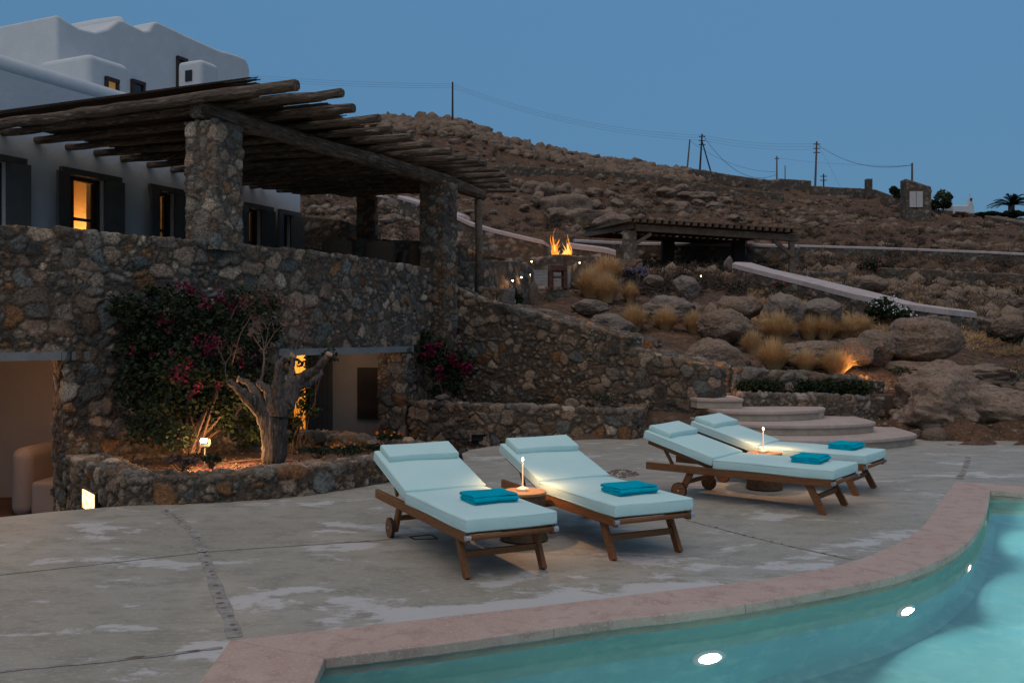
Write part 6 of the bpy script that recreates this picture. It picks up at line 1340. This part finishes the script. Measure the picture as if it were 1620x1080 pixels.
# stone hut with faded doors
YH = 85; r = empty('stone_hut', tuple(at(1453, 330, YH)), 0, 'stone hut with a slanting top and faded white double doors', 'hut'); hx0, hx1, hx2 = X(1433, YH), X(1473, YH), X(1466, YH)
zz = lambda y, Y=YH: H - (y - HY) * Y / F
q = wallq([(hx0, YH), (hx1, YH)], zz(352), [zz(283), zz(296)], 1.2); s = stonify('stonework', q, .12, .42, .06, M['stone'], seed=7, pal=PALW); s.parent = r; s.location = -Vector(r.location)
for k in (0, 1):
    x0 = X(1438.5 + 10.7 * k, YH); x1 = X(1448.5 + 10.7 * k, YH); m = MB(); m.box(((x0 + x1) / 2 - r.location.x, -.06, (zz(328) + zz(303)) / 2 - r.location.z), (x1 - x0 - .02, .1, zz(303) - zz(328)))
    for j in range(1, 4): m.box((x0 + (x1 - x0) * j / 4 - r.location.x, -.115, (zz(328) + zz(303)) / 2 - r.location.z), (.03, .02, zz(303) - zz(328) - .05))
    m.build('door', M['door_white'], r)
# chapel
YCH = 112; r = empty('chapel', tuple(at(1525, 342, YCH)), 0, 'small white chapel with a bell gable beyond the ridge', 'chapel'); o_ = Vector(r.location)
m = MB(); a, b = X(1508, YCH), X(1542, YCH); m.hexa([(x - o_.x, y, z - o_.z) for z in (zz(356, YCH), zz(324.5, YCH)) for x, y in ((a, 0), (b, 0), (b, 5), (a, 5))]); m.build('walls', M['white'], r, bevel=.15, seg=3)
m = MB(); a, b = X(1531.5, YCH), X(1541, YCH); m.hexa([(x - o_.x, y, z - o_.z) for z, k in ((zz(326, YCH), 0), (zz(312.5, YCH), .32)) for x, y in ((a + k, 0), (b - k, 0), (b - k, .7), (a + k, .7))]); m.build('bell_gable', M['white'], r, bevel=.1, seg=3)
m = MB(); x = X(1536.3, YCH) - o_.x; m.box((x, -.02, zz(315.5, YCH) - o_.z), (.25, .05, .35)); m.build('bell_opening', M['darkpane'], r)
m = MB(); m.box((x, .3, zz(312.2, YCH) - o_.z + .25), (.05, .05, .5)); m.box((x, .3, zz(312.2, YCH) - o_.z + .3), (.25, .05, .05)); m.build('cross', M['white'], r)
# bushes and palm at the ridge
def ridgebush(px, py, w_, h_, Y, lab, leafm='leaf', n=1400, name='bush'):
    b = at(px, py, Y); s = Y / F; rr = random.Random(int(px)); r = empty(name, tuple(b), 0, lab, 'bush')
    cl = [(b + Vector((rr.uniform(-.38, .38) * w_ * s, rr.uniform(-.3, .3) * w_ * s, h_ * s * rr.uniform(.25, .72))), (w_ * s * .18, w_ * s * .18, h_ * s * .25)) for _ in range(8)]
    leaves('foliage', cl, n, .28 * Y / 100, M[leafm], r, int(px), shell=.2); twigs('stems', [b - Vector((0, 0, .5))] * 5, [c[0] for c in cl[:5]], M['twig'], r, .08)
ridgebush(1420, 315, 30, 20, 106, 'dark rounded bush directly left of the stone hut')
ridgebush(1487, 332, 32, 18, 101, 'dark bush directly right of the stone hut')
ridgebush(1490, 322, 26, 24, 108, 'taller pale spindly bush rising behind the hut', 'leaf2', 350)
ridgebush(1518, 343, 26, 7, 97, 'small brownish bush in front of the chapel', 'twig', 600)
ridgebush(1560, 342, 34, 8, 98, 'low hedge between the chapel and the palm'); ridgebush(1600, 345, 60, 10, 96, 'low dark hedge at the foot of the palm')
p = at(1600, 337, 96); r = empty('palm_tree', tuple(p), 0, 'bushy date palm on the ridge at the right edge', 'palm tree')
m = MB(); m.tube([(0, 0, -1), (0, 0, .9)], [.35, .3], 10, jit=.1); m.build('trunk', M['bark'], r); m = MB(); rr = random.Random(5)
for k in range(46):
    an = rr.uniform(0, 6.28); el = rr.uniform(.35, 1.45); L = rr.uniform(2.1, 3.0); d = Vector((math.cos(an), math.sin(an), 0)); pts = []
    for i in range(7): t = i / 6; pts.append(Vector((0, 0, .8)) + d * L * t * math.cos(el) * (1 + .1 * t) + Vector((0, 0, L * (t * math.sin(el) - .55 * t * t))))
    m.tube(pts, [.025 * (1 - i / 8) for i in range(7)], 4, cap=False); sd_ = d.cross(Vector((0, 0, 1)))
    for i in range(26):
        t = .12 + .86 * i / 26; j = min(5, int(t * 6)); c = pts[j].lerp(pts[j + 1], t * 6 - j)
        for s in (-1, 1): e_ = c + sd_ * s * .42 * (1.1 - t * .6) + d * .18 + Vector((0, 0, -.10)); m.add([c - d * .05, c + d * .05, e_], [(0, 1, 2)])
m.build('fronds', M['leaf'], r)
# ------------------------------------------------------------------ utility poles and wires
PL = {}
def pole(px, y0, y1, Y, lab, tilt=0, r0=.13, arms=0, mt='oldwood', brace=0):
    Z = lambda y: H - (y - HY) * Y / F; r = empty('utility_pole', ((px - CX) / F * Y, Y, Z(y1) - 1.5), 0, lab, 'utility pole', 'utility poles on the ridge'); h_ = Z(y0) - Z(y1) + 1.5
    m = MB(); m.tube([(0, 0, 0), (tilt * h_, 0, h_)], [r0, r0 * .7], 8); m.build('shaft', M[mt], r)
    for k in range(arms): m = MB(); m.box((tilt * h_, 0, h_ - .35 - k * .55), (.9 if arms > 1 else .6, .1, .1)); m.build('crossarm', M[mt], r)
    if brace: m = MB(); m.tube([(brace, .3, 0), (tilt * h_ * .9, .05, h_ * .88)], [.11, .08], 8); m.build('brace', M[mt], r)
    PL[px] = Vector(r.location) + Vector((tilt * h_, 0, h_)); return r
pole(716, 130, 196, 122, 'lone dark utility pole on the rocky crest at the left', r0=.16, mt='frame')
pole(1085, 221, 274, 124, 'leaning pale utility pole, first of the middle group', .09, .13)
pole(1106, 212, 272, 124, 'tall dark utility pole with crossarms and a brace leg', .06, .15, 3, 'frame', 2.1)
pole(1229, 247, 288, 124, 'short utility pole left of the tall right-hand pole', 0, .12, 1)
pole(1242, 262, 287, 126, 'shortest thin pole beside the short utility pole', 0, .08)
pole(1289, 224, 295, 120, 'tall utility pole with crossarms in the middle of the ridge', .035, .15, 3)
pole(1303, 275, 297, 126, 'small dark pole just right of the tall crossarm pole', 0, .12, 2, 'frame')
pole(1443, 258, 286, 90, 'pale utility pole standing behind the stone hut', .0, .12)
def wire(p0, p1, sag, r_, lab):
    r_ = max(.009, r_ * .7); pts = [p0.lerp(p1, i / 16) - Vector((0, 0, sag * 4 * (i / 16) * (1 - i / 16))) for i in range(17)]; m = MB(); m.tube(pts, r_, 4, cap=False); o = m.build('overhead_wire', M['wire'] if 'wire' in M else M.setdefault('wire', mat('wire', (.04, .045, .055), .6)), None); tag(o, lab, 'wire', 'overhead wires')
pt = lambda px, y, Y: at(px, y, Y)
for k in range(3): wire(pt(380, 118 + 4 * k, 135), pt(716, 133 + 3.2 * k, 122), .3, .014, ['highest', 'middle', 'lowest'][k] + ' of three wires from the left edge to the lone pole')
for k in range(3): wire(pt(716, 133 + 3.2 * k, 122), pt(1109, 214 + 4 * k, 124), 1.4, .014, ['highest', 'middle', 'lowest'][k] + ' of three wires from the lone pole to the braced pole')
for k in range(3): wire(pt(1111, 214 + 4 * k, 124), pt(1291, 227 + 4.5 * k, 120), .5, .014, ['highest', 'middle', 'lowest'][k] + ' of three wires between the two tall crossarm poles')
wire(pt(1112, 214, 124), pt(1229, 276, 124), 2.4, .035, 'thick sagging cable from the braced pole to the short pole')
wire(pt(1090, 222, 124), pt(1229, 272, 124), 1.1, .022, 'thin sagging cable from the leaning pole to the short pole')
wire(pt(1291, 227, 120), pt(1443, 261, 90), 1.25, .04, 'thick sagging cable from the tall pole to the hut pole')
wire(pt(1229, 250, 124), pt(1443, 262, 95), .3, .012, 'thin wire from the short pole towards the hut')
wire(pt(1294, 228, 120), pt(1330, 297, 112), 0, .012, 'thin slanting stay wire right of the tall ridge pole')
# ------------------------------------------------------------------ far pergola on the hillside
YP = 36; fp_ = empty('far_pergola', tuple(at(1090, 400, YP)), 0, 'low timber pergola with a flat slatted roof on the hillside right of the fire', 'pergola'); FO = Vector(fp_.location)
def fb(p0, p1, w_, h_, name, mt='oldwood'): m = MB(); m.bar(Vector(p0) - FO, Vector(p1) - FO, w_, h_); return m.build(name, M[mt], fp_, bevel=.01)
A = at(1003, 357, 35.0); B = at(1268, 376, 33.5); Cc = at(925, 368, 38.5); Dd = at(1190, 383, 41)
A = at(1005, 360, 35); B = at(1262, 377, 35.5); Cc = at(928, 371, 40)
fb(A, B, .22, .26, 'beam'); fb(A + Vector((0, 0, .06)), Cc, .2, .22, 'beam'); fb(Cc, at(1180, 385, 43), .2, .22, 'beam')
for k in range(24):
    t = k / 23; p = A.lerp(B, t) + Vector((-.25, -.55, .22)); q = Cc.lerp(at(1180, 385, 43), t) + Vector((0, 0, .18)); fb(p, q, .12, .12, 'rafter', 'beamwood')
m = MB(); pA, pB, pC, pD = A + Vector((-.2, -.3, .30)), B + Vector((0, -.3, .30)), at(1180, 385, 43) + Vector((0, 0, .26)), Cc + Vector((-.2, 0, .26)); m.hexa([v - FO for v in (pA, pB, pC, pD)] + [v - FO + Vector((0, 0, .03)) for v in (pA, pB, pC, pD)]); m.build('reed_mat', M['reed'], fp_)
fb(at(1252, 382, 35.5), at(1252, 432, 35.5), .2, .2, 'post'); fb(at(1224, 380, 35.4), at(1255, 406, 35.4), .14, .14, 'brace'); fb(at(1030, 370, 35), at(1008, 384, 35), .14, .14, 'brace')
for px in (1056, 1168): fb(at(px, 380, 40), at(px, 425, 40), .5 if px == 1056 else .4, .5, 'post', 'frame')
o = stonify('stone_pillar', boxq((at(996, 400, 35.2).x, 35.2), .48, .48, 0, 2.6), .05, .28, .03, M['stone'], seed=77, pal=PALW, bright=1.2); o.location.z = at(996, 366, 35.2).z - 2.6; tag(o, 'squat stone pillar at the left corner of the far pergola', 'pillar')
sblock(975, 1015, 411, 428, 34, 'low stone base beside the far pergola pillar', 9)
# hanging bell under far pergola
m = MB(); c = at(1067, 391, 37); m.lathe([(.16, -.12), (.1, 0), (.03, .1), (.001, .12)], (c.x, c.y, c.z), 14); m.tube([(c.x, c.y, c.z + .1), (c.x, c.y, c.z + .42)], .01, 4); o = m.build('hanging_lantern', M['frame']); tag(o, 'dark bell-shaped lantern hanging under the far pergola', 'lantern')
